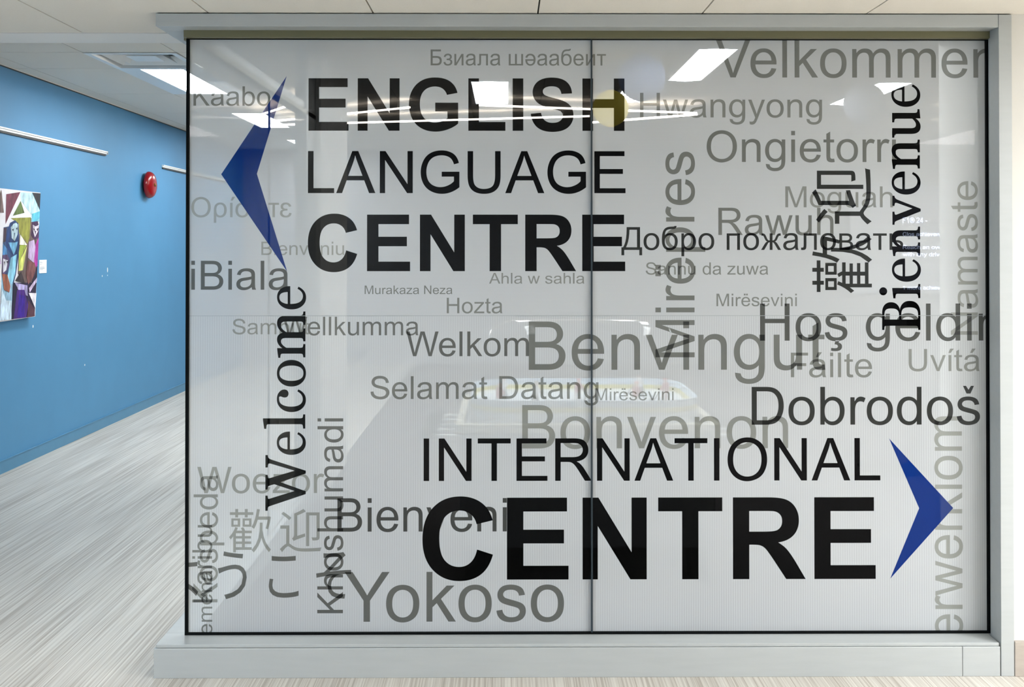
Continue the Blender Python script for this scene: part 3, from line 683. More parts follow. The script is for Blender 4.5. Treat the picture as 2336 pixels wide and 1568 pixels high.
vs, es = [], []
def add_loop(pts):
    k = len(vs)
    vs.extend(pts)
    es.extend((k + i, k + (i + 1) % len(pts)) for i in range(len(pts)))
gx0, gx1, gz0, gz1 = XL - 0.004, XR + 0.003, ZB - 0.004, ZT + 0.003
add_loop([(gx0, gz0), (gx1, gz0), (gx1, gz1), (gx0, gz1)])
def add_seg(p, q):
    k = len(vs); vs.extend((p, q)); es.append((k, k + 1))
add_seg((SEAM_X, gz0), (SEAM_X, gz1)); add_seg((gx0, SEAM_Z), (gx1, SEAM_Z))
for e in entries:
    for c in e[3]: add_loop(c)
V2, E2, F2, _, _, _ = geometry.delaunay_2d_cdt([Vector(p) for p in vs], es, [], 0, 2e-6)
V2 = np.array([tuple(v) for v in V2]); F2 = np.array([tuple(f) for f in F2])
CEN = V2[F2].mean(axis=1)
inside = (CEN[:, 0] > gx0) & (CEN[:, 0] < gx1) & (CEN[:, 1] > gz0) & (CEN[:, 1] < gz1)
F2, CEN = F2[inside], CEN[inside]
owner = np.full(len(F2), -1); owner_ch = np.zeros(len(F2), int)
shade = np.ones(len(F2)); last_word = np.full(len(F2), -1)
tones = [wd[2] for wd in WORDS] + [0.05, 0.05]
for (wi, ci, ch, cs) in entries:
    P = np.array([p for c in cs for p in c]); lo, hi = P.min(0), P.max(0)
    idx = np.where((CEN[:, 0] >= lo[0]) & (CEN[:, 0] <= hi[0]) & (CEN[:, 1] >= lo[1]) & (CEN[:, 1] <= hi[1]))[0]
    if not len(idx): continue
    hit = idx[winding(CEN[idx], cs)]
    new = hit[last_word[hit] != wi]
    shade[new] *= tones[wi] / 0.6
    last_word[hit] = wi
    owner[hit] = wi; owner_ch[hit] = ci

def face_mesh(name, sel, mats, slots, parent=None):
    """the chosen triangles as one mesh standing on the back of the glass, facing the camera side"""
    f = F2[sel]
    used, inv = np.unique(f, return_inverse=True)
    inv = inv.reshape(f.shape)
    me = bpy.data.meshes.new(name)
    co = [(V2[u][0], YF, V2[u][1]) for u in used]
    me.from_pydata(co, [], [tuple(int(q) for q in t) for t in inv])
    for m in mats: me.materials.append(m)
    me.polygons.foreach_set('material_index', [int(s) for s in slots])
    return link(name, me, None, parent)

def ink_mesh(name, sel, parent=None, arrow=False):
    if arrow:
        return face_mesh(name, sel, [M_ARROW], [0] * len(sel), parent)
    ms, slots = [], []
    for s in shade[sel]:
        m = ink(s * 0.6)
        if m not in ms: ms.append(m)
        slots.append(ms.index(m))
    return face_mesh(name, sel, ms, slots, parent)

# glass panes with their film
M_GLASS = bpy.data.materials.new('clear_glass')
M_GLASS.use_nodes = True
_N, _L = M_GLASS.node_tree.nodes, M_GLASS.node_tree.links
_N.remove(_N['Principled BSDF'])
_t = _N.new('ShaderNodeBsdfTransparent'); _t.inputs[0].default_value = (0.986, 0.991, 0.989, 1)
_g = _N.new('ShaderNodeBsdfGlossy'); _g.inputs['Roughness'].default_value = 0.0
_f = _N.new('ShaderNodeFresnel'); _f.inputs['IOR'].default_value = 1.1
_m = _N.new('ShaderNodeMixShader')
_geo = _N.new('ShaderNodeNewGeometry'); _k = _N.new('ShaderNodeMath'); _k.operation = 'SUBTRACT'; _k.inputs[0].default_value = 1.0; _k.use_clamp = True
_q = _N.new('ShaderNodeMath'); _q.operation = 'MULTIPLY'
_L.new(_geo.outputs['Backfacing'], _k.inputs[1]); _L.new(_k.outputs[0], _q.inputs[0]); _L.new(_f.outputs[0], _q.inputs[1])
_L.new(_q.outputs[0], _m.inputs[0]); _L.new(_t.outputs[0], _m.inputs[1]); _L.new(_g.outputs[0], _m.inputs[2])
_L.new(_m.outputs[0], _N['Material Output'].inputs[0])

M_SIDE = M_GLASS.copy(); M_SIDE.name = 'clear_side_glass'
M_SIDE.node_tree.nodes['Fresnel'].inputs['IOR'].default_value = 1.03
for k, (xa, xb) in enumerate(((XL - 0.004, SEAM_X - 0.0025), (SEAM_X + 0.0025, XR + 0.003))):
    wn = struct(bpy.data.objects.new('window_%d' % (k + 1), None)); COL.objects.link(wn)
    b = MB(); b.box(xa, xb, 0.0, 0.010, ZB - 0.004, ZT + 0.003)
    b.build('glass_pane', M_GLASS, wn)
    for nm, m, za, zb in (('film_upper', M_FILM_UP, SEAM_Z, 9), ('film_lower', M_FILM_LOW, -9, SEAM_Z)):
        lo, hi = (-9, SEAM_X) if k == 0 else (SEAM_X, 9)
        sel = np.where((owner < 0) & (CEN[:, 0] > lo) & (CEN[:, 0] < hi) & (CEN[:, 1] > za) & (CEN[:, 1] < zb))[0]
        face_mesh('privacy_film', sel, [m], [0] * len(sel), wn)
# clear side glazing along the corridor
for k, (ya, yb) in enumerate(((0.014, 1.330), (1.336, 2.25))):
    wn = struct(bpy.data.objects.new('window_%d' % (k + 3), None)); COL.objects.link(wn)
    b = MB(); b.box(XL - 0.008, XL + 0.002, ya, yb, 0.1205, ZT + 0.002)
    b.build('glass_pane', M_SIDE, wn)
b = MB(); b.box(XL - 0.008, XL + 0.002, 1.330, 1.336, 0.1205, ZT + 0.002)
struct(b.build('trim_8', M_SILICONE))
# seals and the upright joint
b = MB(); b.box(XL - 0.0105, XL - 0.0005, -0.003, 0.013, 0.1205, ZT + 0.002)
b.box(XL - 0.0105, XR + 0.004, -0.002, 0.013, 0.1205, ZB, 0.0)
b.box(XR - 0.004, XR + 0.0045, -0.002, 0.013, ZB, ZT + 0.002)
b.box(XL - 0.0005, XR - 0.004, -0.002, 0.013, ZT, ZT + 0.002)
struct(b.build('trim_9', M_SEAL))
b = MB(); b.box(SEAM_X - 0.003, SEAM_X + 0.003, -0.0015, 0.0115, ZB, ZT)
struct(b.build('trim_10', M_SILICONE))
b = MB(); b.box(XL, XR - 0.004, YF - 0.0004, YF - 0.0001, SEAM_Z - 0.0009, SEAM_Z + 0.0009)
struct(b.build('trim_11', mat('film_seam', '8E9494', 0.6)))

# the words
GROUP = 'grey greeting words printed on the glass'
for wi, wd in enumerate(WORDS):
    sel = np.where(owner == wi)[0]
    if not len(sel): continue
    loc = (wd[6], YF, wd[8]) if wd[3] == 'h' else (wd[8], YF, wd[6])
    t = thing('vinyl_word', loc, wd[10], 'lettering', 'black words printed on the glass' if wd[1] in ('bold', 'main', 'serif') else GROUP)
    for ci in sorted(set(owner_ch[sel])):
        o = ink_mesh('letter', sel[owner_ch[sel] == ci], t)
        o.matrix_parent_inverse = Matrix.Translation(loc).inverted()
o = ink_mesh('vinyl_arrow', np.where(owner == NW)[0], None, True)
tag(o, 'blue swept arrow pointing left beside ENGLISH LANGUAGE CENTRE', 'arrow', 'blue arrows on the glass')
o = ink_mesh('vinyl_arrow', np.where(owner == NW + 1)[0], None, True)
tag(o, 'blue swept arrow pointing right beside INTERNATIONAL CENTRE', 'arrow', 'blue arrows on the glass')

# ---------------------------------------------------------------- lamps
def ceiling_light(name, x0, x1, y0, y1, z, label, lamp, group, curved=True):
    cx, cy = (x0 + x1) / 2, (y0 + y1) / 2
    t = thing(name, (cx, cy, z), label, 'light', group)
    W_, L_ = (x1 - x0) / 2, (y1 - y0) / 2
    f = MB(); r = 0.022
    f.box(-W_ - r, W_ + r, -L_ - r, -L_, -0.012, 0.0); f.box(-W_ - r, W_ + r, L_, L_ + r, -0.012, 0.0)
    f.box(-W_ - r, -W_, -L_, L_, -0.012, 0.0); f.box(W_, W_ + r, -L_, L_, -0.012, 0.0)
    f.build('frame', M_WMETAL, t)
    d = MB(); n = 8
    prof = [(-W_ + 2 * W_ * i / n, -0.004 - (0.014 * (1 - (2 * i / n - 1) ** 2) if curved else 0.0)) for i in range(n + 1)]
    prof = prof + [(W_, -0.001), (-W_, -0.001)]
    d.prism(prof, Matrix(((1, 0, 0, 0), (0, 0, 1, -L_), (0, 1, 0, 0), (0, 0, 0, 1))), 2 * L_)
    d.build('diffuser', lamp, t)
    return t
G1, G2, G3 = 'corridor ceiling lights', 'hall ceiling lights', 'added lounge fill lights'
def troffer(j, label):
    """recessed light filling one ceiling cell"""
    x0, x1, y0, y1 = -2.729, -2.127, 3.402 + 1.22 * j, 4.618 + 1.22 * j
    cx, cy = (x0 + x1) / 2, (y0 + y1) / 2
    t = thing('ceiling_light', (cx, cy, ZH), label, 'light', G1)
    W_, L_, a, e, up = 0.301, 0.608, 0.150, 0.590, 0.010
    f = MB()
    for xa, xb, ya, yb in ((-W_, -a, -L_, L_), (a, W_, -L_, L_), (-a, a, -L_, -e), (-a, a, e, L_)):
        f.box(xa, xb, ya, yb, -0.004, 0.004)
    f.box(-a - 0.006, -a, -e, e, 0.004, up); f.box(a, a + 0.006, -e, e, 0.004, up)
    f.box(-a, a, -e - 0.006, -e, 0.004, up); f.box(-a, a, e, e + 0.006, 0.004, up)
    f.build('housing', M_WMETAL, t)
    f = MB(); f.box(-a, a, -e, e, up - 0.004, up); f.build('diffuser', M_LIGHT, t)
troffer(0, 'bright corridor ceiling light right behind the air vent, nearest to the glass corner')
troffer(2, 'second corridor ceiling light, seen through the glass across the left arrow')
troffer(4, 'farthest corridor ceiling light, seen small through the glass right of the left arrow')
ceiling_light('ceiling_light', -0.26, 0.02, 3.90, 5.14, ZH, 'ceiling light seen through the glass at the L of ENGLISH', M_LIGHT, G2)
ceiling_light('ceiling_light', 1.22, 1.46, 2.60, 3.84, ZH, 'nearest hall ceiling light, seen through the glass left of Velkommen', M_LIGHT, G2)
ceiling_light('ceiling_light', 0.93, 1.15, 3.92, 5.00, ZH, 'ceiling light half hidden behind the near blue paper lantern', M_LIGHT, G2)
ceiling_light('ceiling_light', 2.84, 3.09, 3.95, 5.15, ZH, 'ceiling light half hidden behind the far grey paper lantern', M_LIGHT, G2)
for x, where in ((-0.12, 'added hall fill light over the dome hockey table, hidden by the frame above the glass'), (1.40, 'added hall fill light right of the dome hockey table, hidden by the frame header')):
    ceiling_light('ceiling_light', x - 0.14, x + 0.14, 0.85, 2.05, ZH, where, M_LIGHT, G2)  # two lamps added out of sight to brighten the hall interior
for x, y, where in ((-2.5, -3.6, 'added fill light of the lounge, out of view at the left'), (3.9, -2.0, 'added fill light of the lounge, out of view at the right, by the wall'), (3.7, -4.2, 'added fill light of the lounge, out of view, level with the viewer'), (5.2, -2.4, 'added fill light of the lounge, out of view, farthest right'), (5.2, -5.4, 'added fill light of the lounge, out of view, far behind the viewer')):
    ceiling_light('ceiling_light', x - 0.29, x + 0.29, y - 0.6, y + 0.6, ZC, where, M_LIGHT_L, G3, False)  # unseen lamps added to light film, frame and ceiling from the front

def led(p, q, label, z=2.75):
    t = thing('led_tube', (p[0], p[1], z), label, 'light', 'thin zigzag LED tubes in the hall')
    d = Vector((q[0] - p[0], q[1] - p[1], 0))
    MB().tube((0, 0, 0), d, 0.009, n=8).build('tube', M_LED, t)
    h = MB()
    for u in (0.08, 0.92): h.tube(d * u, d * u + Vector((0, 0, ZH - z - 0.001)), 0.002, n=6)
    h.build('wire', M_WMETAL, t)
led((-1.56, 4.36), (-2.30, 5.55), 'thin LED tube seen through the glass above the left arrow, steepest of the tubes')
led((-0.81, 4.875), (-2.205, 5.877), 'thin LED tube seen from the arrow up to the N of ENGLISH')
led((0.76, 5.46), (-2.2, 6.16), 'longest LED tube seen low across ENGLISH')
led((-0.22, 4.73), (1.69, 5.24), 'LED tube running from the L of ENGLISH to Hwangyong, sloping down to the right')
led((0.785, 5.52), (1.637, 4.94), 'LED tube seen under the paper lanterns rising to Hwangyong', 2.70)
led((3.83, 5.19), (4.16, 5.22), 'upper short LED tube beside the right edge of the glass')
led((4.26, 6.19), (4.685, 6.38), 'lower short LED tube beside the right edge of the glass')

def lantern(x, y, z, r, m, label, grp='paper lanterns hanging in the hall'):
    t = thing('paper_lantern', (x, y, z), label, 'lantern', grp)
    prof = []
    n = 40
    for i in range(n + 1):
        a = -pi / 2 + pi * i / n
        rr = r * (1 + (0.012 if i % 2 else -0.012))
        prof.append((max(rr * cos(a), 0.03 if 0 < i < n else 0.02), rr * sin(a)))
    MB().lathe(prof, 32).build('shade', m, t, True)
    MB().tube((0, 0, r * 0.95), (0, 0, ZH - z - 0.001), 0.003, n=6).build('cord', M_DARK, t)
lantern(0.843, 2.5, 2.62, 0.145, mat('pale_blue_paper', 'A9B4D6', 0.8), 'round pale blue paper lantern right of the H of ENGLISH, beside Velkommen')
lantern(2.467, 3.2, 2.552, 0.141, mat('pale_grey_paper', 'AEB2C0', 0.8), 'round grey paper lantern left of Bienvenue')
lantern(0.690, 2.9, 2.480, 0.118, mat('lit_yellow_paper', (0.72, 0.56, 0.07), 0.8, emit=0.7), 'lit yellow paper lantern behind the H of ENGLISH')

PAINTING = [  # outline on the canvas (along the wall, height), colour
('3.172 1.705 3.247 1.713 3.222 1.657 3.378 1.609 3.341 1.291 3.175 1.298','35507A'),
('3.403 1.777 3.566 1.783 3.706 1.722 3.706 1.439 3.706 1.335 3.557 1.295 3.406 1.383','6E5A58'),
('3.341 1.322 3.706 1.309 3.697 1.064 3.337 1.067','2A2040'),
('3.174 1.389 3.341 1.322 3.337 1.067 3.177 1.069','8FB4CC'),
('3.565 1.962 3.706 1.964 3.706 1.755 3.580 1.751','8EC9D8'),
('3.395 1.954 3.565 1.963 3.706 1.834 3.608 1.765 3.566 1.809 3.409 1.895','BEE1EB'),
('3.188 1.932 3.391 1.957 3.196 1.727','6E3246'),
('3.572 1.962 3.706 1.964 3.706 1.840','28282f'),
('3.402 1.895 3.467 1.813 3.295 1.787','5A6E3C'),
('3.266 1.770 3.566 1.784 3.561 1.635 3.533 1.593 3.397 1.672 3.390 1.734','8C8C3C'),
('3.580 1.809 3.706 1.833 3.706 1.781 3.609 1.733','5AB4CD'),
('3.172 1.699 3.216 1.706 3.210 1.608 3.173 1.602','3C2D3C'),
('3.173 1.596 3.230 1.559 3.236 1.516 3.173 1.517','508CC3'),
('3.222 1.682 3.260 1.738 3.331 1.758 3.383 1.734 3.397 1.659 3.412 1.546 3.380 1.383 3.341 1.291 3.326 1.509 3.249 1.547 3.210 1.608','1E3C6E'),
('3.273 1.707 3.311 1.733 3.350 1.740 3.377 1.728 3.377 1.659 3.338 1.612 3.293 1.633','BED7E1'),
('3.292 1.692 3.317 1.700 3.312 1.678','182038'),
('3.348 1.701 3.373 1.709 3.368 1.688','182038'),
('3.322 1.668 3.343 1.671 3.333 1.634','53708c'),
('3.248 1.602 3.339 1.602 3.385 1.609 3.365 1.559 3.333 1.515','6EAACD'),
('3.294 1.497 3.379 1.521 3.367 1.384 3.328 1.310 3.250 1.350','8CC8E1'),
('3.418 1.584 3.520 1.584 3.452 1.508 3.420 1.414 3.405 1.533','A4B448'),
('3.527 1.577 3.480 1.406 3.413 1.401 3.432 1.476','D7DC78'),
('3.417 1.659 3.529 1.584 3.411 1.587','F0F0E1'),
('3.594 1.752 3.679 1.760 3.706 1.716 3.706 1.636 3.638 1.623 3.581 1.661','462850'),
('3.602 1.732 3.648 1.720 3.701 1.734 3.694 1.689 3.645 1.642 3.609 1.687','E1D7E1'),
('3.609 1.707 3.637 1.701 3.630 1.680','201428'),
('3.663 1.701 3.696 1.711 3.687 1.682','201428'),
('3.637 1.688 3.660 1.688 3.649 1.652','4a3850'),
('3.652 1.584 3.706 1.643 3.706 1.439 3.682 1.421 3.639 1.480','B43CA0'),
('3.554 1.609 3.631 1.623 3.660 1.571 3.646 1.454 3.548 1.494','BEAACD'),
('3.548 1.475 3.661 1.454 3.683 1.375 3.571 1.301 3.528 1.379','784B4B'),
('3.683 1.408 3.706 1.433 3.706 1.335 3.613 1.293','2D233C'),
('3.367 1.334 3.453 1.400 3.522 1.309','372D32'),
('3.367 1.321 3.557 1.295 3.571 1.217 3.434 1.256','AFA5D2'),
('3.421 1.269 3.516 1.265 3.586 1.152 3.559 1.064 3.356 1.067 3.348 1.259','461E78'),
('3.435 1.237 3.530 1.219 3.531 1.072 3.423 1.074','34128C'),
('3.348 1.322 3.407 1.288 3.370 1.066 3.337 1.066','191432'),
('3.585 1.275 3.706 1.348 3.706 1.321 3.599 1.242','CDB9D7'),
('3.585 1.239 3.706 1.233 3.700 1.120','EBE6F0'),
('3.586 1.185 3.685 1.121 3.697 1.064 3.573 1.064','5A3746'),
('3.175 1.291 3.252 1.202 3.329 1.198 3.337 1.067 3.177 1.069','C8DCEB'),
('3.174 1.389 3.250 1.381 3.302 1.299 3.290 1.256 3.213 1.278','965A46'),
('3.173 1.517 3.236 1.519 3.268 1.491 3.263 1.430 3.212 1.385 3.174 1.389','5A466E'),
('3.180 1.492 3.211 1.486 3.249 1.479 3.231 1.412 3.187 1.395','D7D7E1'),
('3.229 1.472 3.265 1.479 3.250 1.450','201830'),
('3.189 1.474 3.206 1.470 3.199 1.446','201830'),
]

# ---------------------------------------------------------------- corridor things
# ceiling air vent
vx0, vx1, vy0, vy1 = -2.731, -2.125, 2.79, 3.40
t = thing('air_vent', ((vx0 + vx1) / 2, (vy0 + vy1) / 2, ZH), 'square white ceiling air vent in front of the corridor light', 'vent')
def ring(b, h0, h1, z0, z1):
    for k in range(4):
        R = Matrix.Rotation(k * pi / 2, 4, 'Z')
        vsq = [R @ Vector(p) for p in ((-h0, -h0, z0), (h0, -h0, z0), (h1, -h1, z1), (-h1, -h1, z1))]
        b.bm.faces.new([b.bm.verts.new(p) for p in vsq])
f = MB(); ring(f, 0.300, 0.262, -0.006, -0.006); ring(f, 0.262, 0.245, -0.006, 0.085); ring(f, 0.300, 0.300, -0.006, 0.0)
f.build('frame', M_WMETAL, t)
f = MB(); f.box(-0.25, 0.25, -0.25, 0.25, 0.083, 0.087); f.build('duct', M_DARK, t)
for h0, h1 in ((0.235, 0.175), (0.165, 0.115)):
    f = MB(); ring(f, h0, h1, 0.010, 0.062); f.build('louvre', M_WMETAL, t)
f = MB(); f.box(-0.10, 0.10, -0.10, 0.10, 0.012, 0.018, 0.004); f.build('face_plate', M_WMETAL, t)

# picture rails on the blue wall
def rail(y0, y1, label):
    t = thing('picture_rail', (XW, y0, 2.372), label, 'rail', 'white picture rails on the blue wall')
    f = MB(); f.box(0, 0.016, 0, y1 - y0, 0.0, 0.026, 0.002); f.box(0.012, 0.024, 0, y1 - y0, 0.014, 0.026, 0.002)
    f.build('track', M_WMETAL, t)
    f = MB(); f.box(0.0, 0.026, y1 - y0, y1 - y0 + 0.004, -0.002, 0.028); f.build('end_cap', mat('grey_end_cap', 'B9BEC4', 0.5), t)
    f = MB(); f.box(0.002, 0.012, 0.01, y1 - y0 - 0.01, -0.014, -0.0005); f.build('dark_underline', M_DARK, t)  # dark strip set along the underside of the track
rail(2.4, 5.14, 'white picture rail above the painting, at the left edge of the photo')
rail(6.62, 9.0, 'white picture rail right of the red bell, cut off by the glass')

# fire bell
t = thing('fire_bell', (XW, 6.14, 2.165), 'round red fire alarm bell on the blue wall', 'bell')
RX = Matrix.Rotation(pi / 2, 4, 'Y')
MB().lathe([(0.0, 0.0), (0.075, 0.0), (0.075, 0.028), (0.0, 0.028)], 24, RX).build('back_box', M_DARK, t)
prof = [(0.128, 0.030), (0.131, 0.036), (0.130, 0.046), (0.124, 0.062), (0.112, 0.076), (0.092, 0.086), (0.060, 0.092), (0.028, 0.094), (0.0, 0.094)]
MB().lathe(prof, 48, RX).build('gong', M_RED, t, True)
MB().lathe([(0.017, 0.0945), (0.016, 0.101), (0.010, 0.104), (0.0, 0.104)], 16, RX).build('bolt', M_BRASS, t)

# painting on canvas and its label card
t = thing('painting', (XW + 0.003, 3.30, 1.06), 'colourful canvas of owls among coloured triangles on the blue wall', 'painting')
t.rotation_euler.y = 0.040
f = MB(); f.box(0.004, 0.042, -0.62, 0.410, 0.0, 0.908, 0.002); f.build('canvas', mat('white_canvas', 'E8E6EC', 0.8, var=0.05, scale=30), t)
bm = bmesh.new(); pm = bpy.data.meshes.new('painted_surface'); slots = {}
random.seed(4)
for k, (pts, colr) in enumerate(PAINTING):
    n = [float(q) for q in pts.split()]
    face = bm.faces.new([bm.verts.new((0.0425 + 0.00006 * k, n[i] - 3.30, n[i + 1] - 1.06)) for i in range(0, len(n), 2)])
    if colr not in slots:
        slots[colr] = len(slots)
        pm.materials.append(mat('paint_' + colr, colr, 0.6, var=0.6, scale=14, stretch=(1, 2.2, 0.8)))
    face.material_index = slots[colr]
for i in range(26):   # further facets, left of the part in view
    y = -0.6 + 0.46 * random.random(); z = 0.04 + 0.8 * random.random(); s_ = 0.06 + 0.08 * random.random()
    a = random.random() * 6
    c = list(slots)[random.randrange(len(slots))]
    q = [(max(-0.615, min(-0.14, y + s_ * cos(a + j * 2.1))), max(0.004, min(0.9, z + s_ * sin(a + j * 2.1)))) for j in range(3)]
    face = bm.faces.new([bm.verts.new((0.0425 + 0.00006 * (i + 45), p[0], p[1])) for p in q])
    face.material_index = slots[c]
bmesh.ops.recalc_face_normals(bm, faces=bm.faces)
for fc in bm.faces:
    if fc.normal.x < 0: fc.normal_flip()
bm.to_mesh(pm); bm.free()
link('painted_surface', pm, None, t)
t = thing('label_card', (XW, 3.926, 1.371), 'small white label card on the blue wall right of the painting', 'card')
f = MB(); f.box(0.0, 0.004, -0.062, 0.062, 0.0, 0.100); f.build('card', mat('white_card', 'ECEFF2', 0.6), t)
f = MB()
for z, wd_ in ((0.083, 0.028), (0.077, 0.045), (0.064, 0.026), (0.044, 0.075), (0.038, 0.08), (0.032, 0.078), (0.026, 0.05)):
    f.box(0.004, 0.0043, -0.052, -0.052 + wd_, z, z + 0.0025)
f.build('printed_lines', mat('grey_print', '9AA0A8', 0.6), t)
# bare plaster chips on the wall
chips = MB()
for y, z, ry, rz in ((5.199, 1.365, 0.010, 0.022), (5.081, 1.315, 0.007, 0.009), (5.20, 1.317, 0.006, 0.006), (4.715, 0.589, 0.010, 0.008), (3.772, 0.982, 0.008, 0.011)):
    chips.ball((XW + 0.0013, y, z), 1.0, 0.0012, ry, rz, 8, 6)
tag(chips.build('paint_chips', mat('bare_plaster', 'E4EAEC', 0.7)), 'small white paint chips scattered on the blue wall below the bell', 'marks')['kind'] = 'stuff'

# ---------------------------------------------------------------- behind the glass: dome hockey table
M_CAB = mat('grey_table_cabinet', '8A8C90', 0.5, var=0.05, scale=5)
M_CREAM = mat('cream_table_rim', 'C9C2AC', 0.45)
M_ICE = mat('white_play_ice', 'F0F6FC', 0.25)
M_BOARD = mat('pale_blue_rink_board', 'C2D4E6', 0.4)
M_YEL = mat('yellow_kickplate', 'E2D040', 0.5)
TX, TY = 0.385, 1.42
t = thing('dome_hockey_table', (TX, TY, 0.0), 'domed table hockey game seen faintly through the glass above INTERNATIONAL', 'game table')
f = MB(); f.box(-0.60, 0.60, -0.46, 0.46, 0.16, 0.70, 0.01); f.build('cabinet', M_CAB, t)
for sx in (-1, 1):
    for sy in (-1, 1):
        f = MB(); f.box(sx * 0.53 - 0.045, sx * 0.53 + 0.045, sy * 0.39 - 0.045, sy * 0.39 + 0.045, 0.0, 0.16, 0.004); f.build('leg', M_DARK, t)
f = MB()
f.box(-0.62, 0.62, -0.48, -0.44, 0.70, 0.745, 0.006); f.box(-0.62, 0.62, 0.44, 0.48, 0.70, 0.745, 0.006)
f.box(-0.62, -0.58, -0.44, 0.44, 0.70, 0.745, 0.006); f.box(0.58, 0.62, -0.44, 0.44, 0.70, 0.745, 0.006)
f.build('rim', M_CREAM, t)
def rrect(hx, hy, r, n=8):
    pts = []
    for cx, cy, a0 in ((hx - r, hy - r, 0), (-hx + r, hy - r, pi / 2), (-hx + r, -hy + r, pi), (hx - r, -hy + r, 1.5 * pi)):
        pts += [(cx + r * cos(a0 + pi / 2 * i / n), cy + r * sin(a0 + pi / 2 * i / n)) for i in range(n + 1)]
    return pts
f = MB(); f.prism(rrect(0.55, 0.41, 0.2), Matrix.Translation((0, 0, 0.70)), 0.09)
f.build('ice', M_ICE, t)
def wall_ring(hx, hy, r, z0, z1, th):
    b_ = MB(); a = rrect(hx, hy, r); c = rrect(hx - th, hy - th, r - th)
    for i in range(len(a)):
        j = (i + 1) % len(a)
        b_.bm.faces.new([b_.bm.verts.new(p) for p in ((*a[i], z1), (*a[j], z1), (*c[j], z1), (*c[i], z1))])
        b_.bm.faces.new([b_.bm.verts.new(p) for p in ((*a[i], z0), (*a[j], z0), (*a[j], z1), (*a[i], z1))])
        b_.bm.faces.new([b_.bm.verts.new(p) for p in ((*c[j], z0), (*c[i], z0), (*c[i], z1), (*c[j], z1))])
    return b_
wall_ring(0.555, 0.415, 0.2, 0.79, 0.812, 0.012).build('kickplate', M_YEL, t)
wall_ring(0.555, 0.415, 0.2, 0.812, 0.845, 0.012).build('rink_board', M_BOARD, t)
# clear dome
M_DOME = bpy.data.materials.new('clear_acrylic')
M_DOME.use_nodes = True
_N, _L = M_DOME.node_tree.nodes, M_DOME.node_tree.links
_N.remove(_N['Principled BSDF'])
_t = _N.new('ShaderNodeBsdfTransparent'); _t.inputs[0].default_value = (0.95, 0.96, 0.97, 1)
_g = _N.new('ShaderNodeBsdfGlossy'); _g.inputs['Roughness'].default_value = 0.03
_f = _N.new('ShaderNodeFresnel'); _f.inputs['IOR'].default_value = 1.45
_m = _N.new('ShaderNodeMixShader')
_geo = _N.new('ShaderNodeNewGeometry'); _k = _N.new('ShaderNodeMath'); _k.operation = 'SUBTRACT'; _k.inputs[0].default_value = 1.0; _k.use_clamp = True
_q = _N.new('ShaderNodeMath'); _q.operation = 'MULTIPLY'
_L.new(_geo.outputs['Backfacing'], _k.inputs[1]); _L.new(_k.outputs[0], _q.inputs[0]); _L.new(_f.outputs[0], _q.inputs[1])
_L.new(_q.outputs[0], _m.inputs[0]); _L.new(_t.outputs[0], _m.inputs[1]); _L.new(_g.outputs[0], _m.inputs[2])
_L.new(_m.outputs[0], _N['Material Output'].inputs[0])
f = MB(); rings = []
for i in range(9):
    a = pi / 2 * i / 8
    k = cos(a) ** 0.75; z = 0.746 + 0.47 * sin(a) ** 0.9
    hx_, hy_ = 0.30 + 0.275 * k if i < 8 else 0.02, 0.18 + 0.255 * k if i < 8 else 0.02
    if i == 8: hx_, hy_ = 0.25, 0.15
    rings.append([f.bm.verts.new((x, y, z)) for x, y in rrect(hx_, hy_, min(hx_, hy_) * 0.7)])
for a_, b_ in zip(rings, rings[1:]):
    for i in range(len(a_)):
        j = (i + 1) % len(a_)
        f.bm.faces.new((a_[i], a_[j], b_[j], b_[i]))
f.bm.faces.new(rings[-1])
f.build('dome', M_DOME, t, True)
# goals and control rods
for sx in (-1, 1):
    f = MB(); f.tube((sx * 0.43, -0.06, 0.79), (sx * 0.43, -0.06, 0.845), 0.004, n=8); f.tube((sx * 0.43, 0.06, 0.79), (sx * 0.43, 0.06, 0.845), 0.004, n=8)
    f.tube((sx * 0.43, -0.06, 0.845), (sx * 0.43, 0.06, 0.845), 0.004, n=8); f.build('goal', M_RED, t)
for i, y in enumerate((-0.3, -0.15, 0.0, 0.15, 0.3)):
    for sx in (-1, 1):
        f = MB(); f.tube((sx * 0.61, y, 0.66), (sx * 0.76, y, 0.66), 0.007, n=8); rd = f.build('control_rod', M_WMETAL, t)
        f = MB(); f.tube((sx * 0.72, y, 0.66), (sx * 0.80, y, 0.66), 0.018, 0.015, 12); f.build('handle', M_DARK, rd)
M_RJ, M_WJ, M_SK = mat('red_jersey', 'B4343C', 0.6), mat('white_jersey', 'E8E4E4', 0.6), mat('figure_skin', 'D9A98C', 0.6)
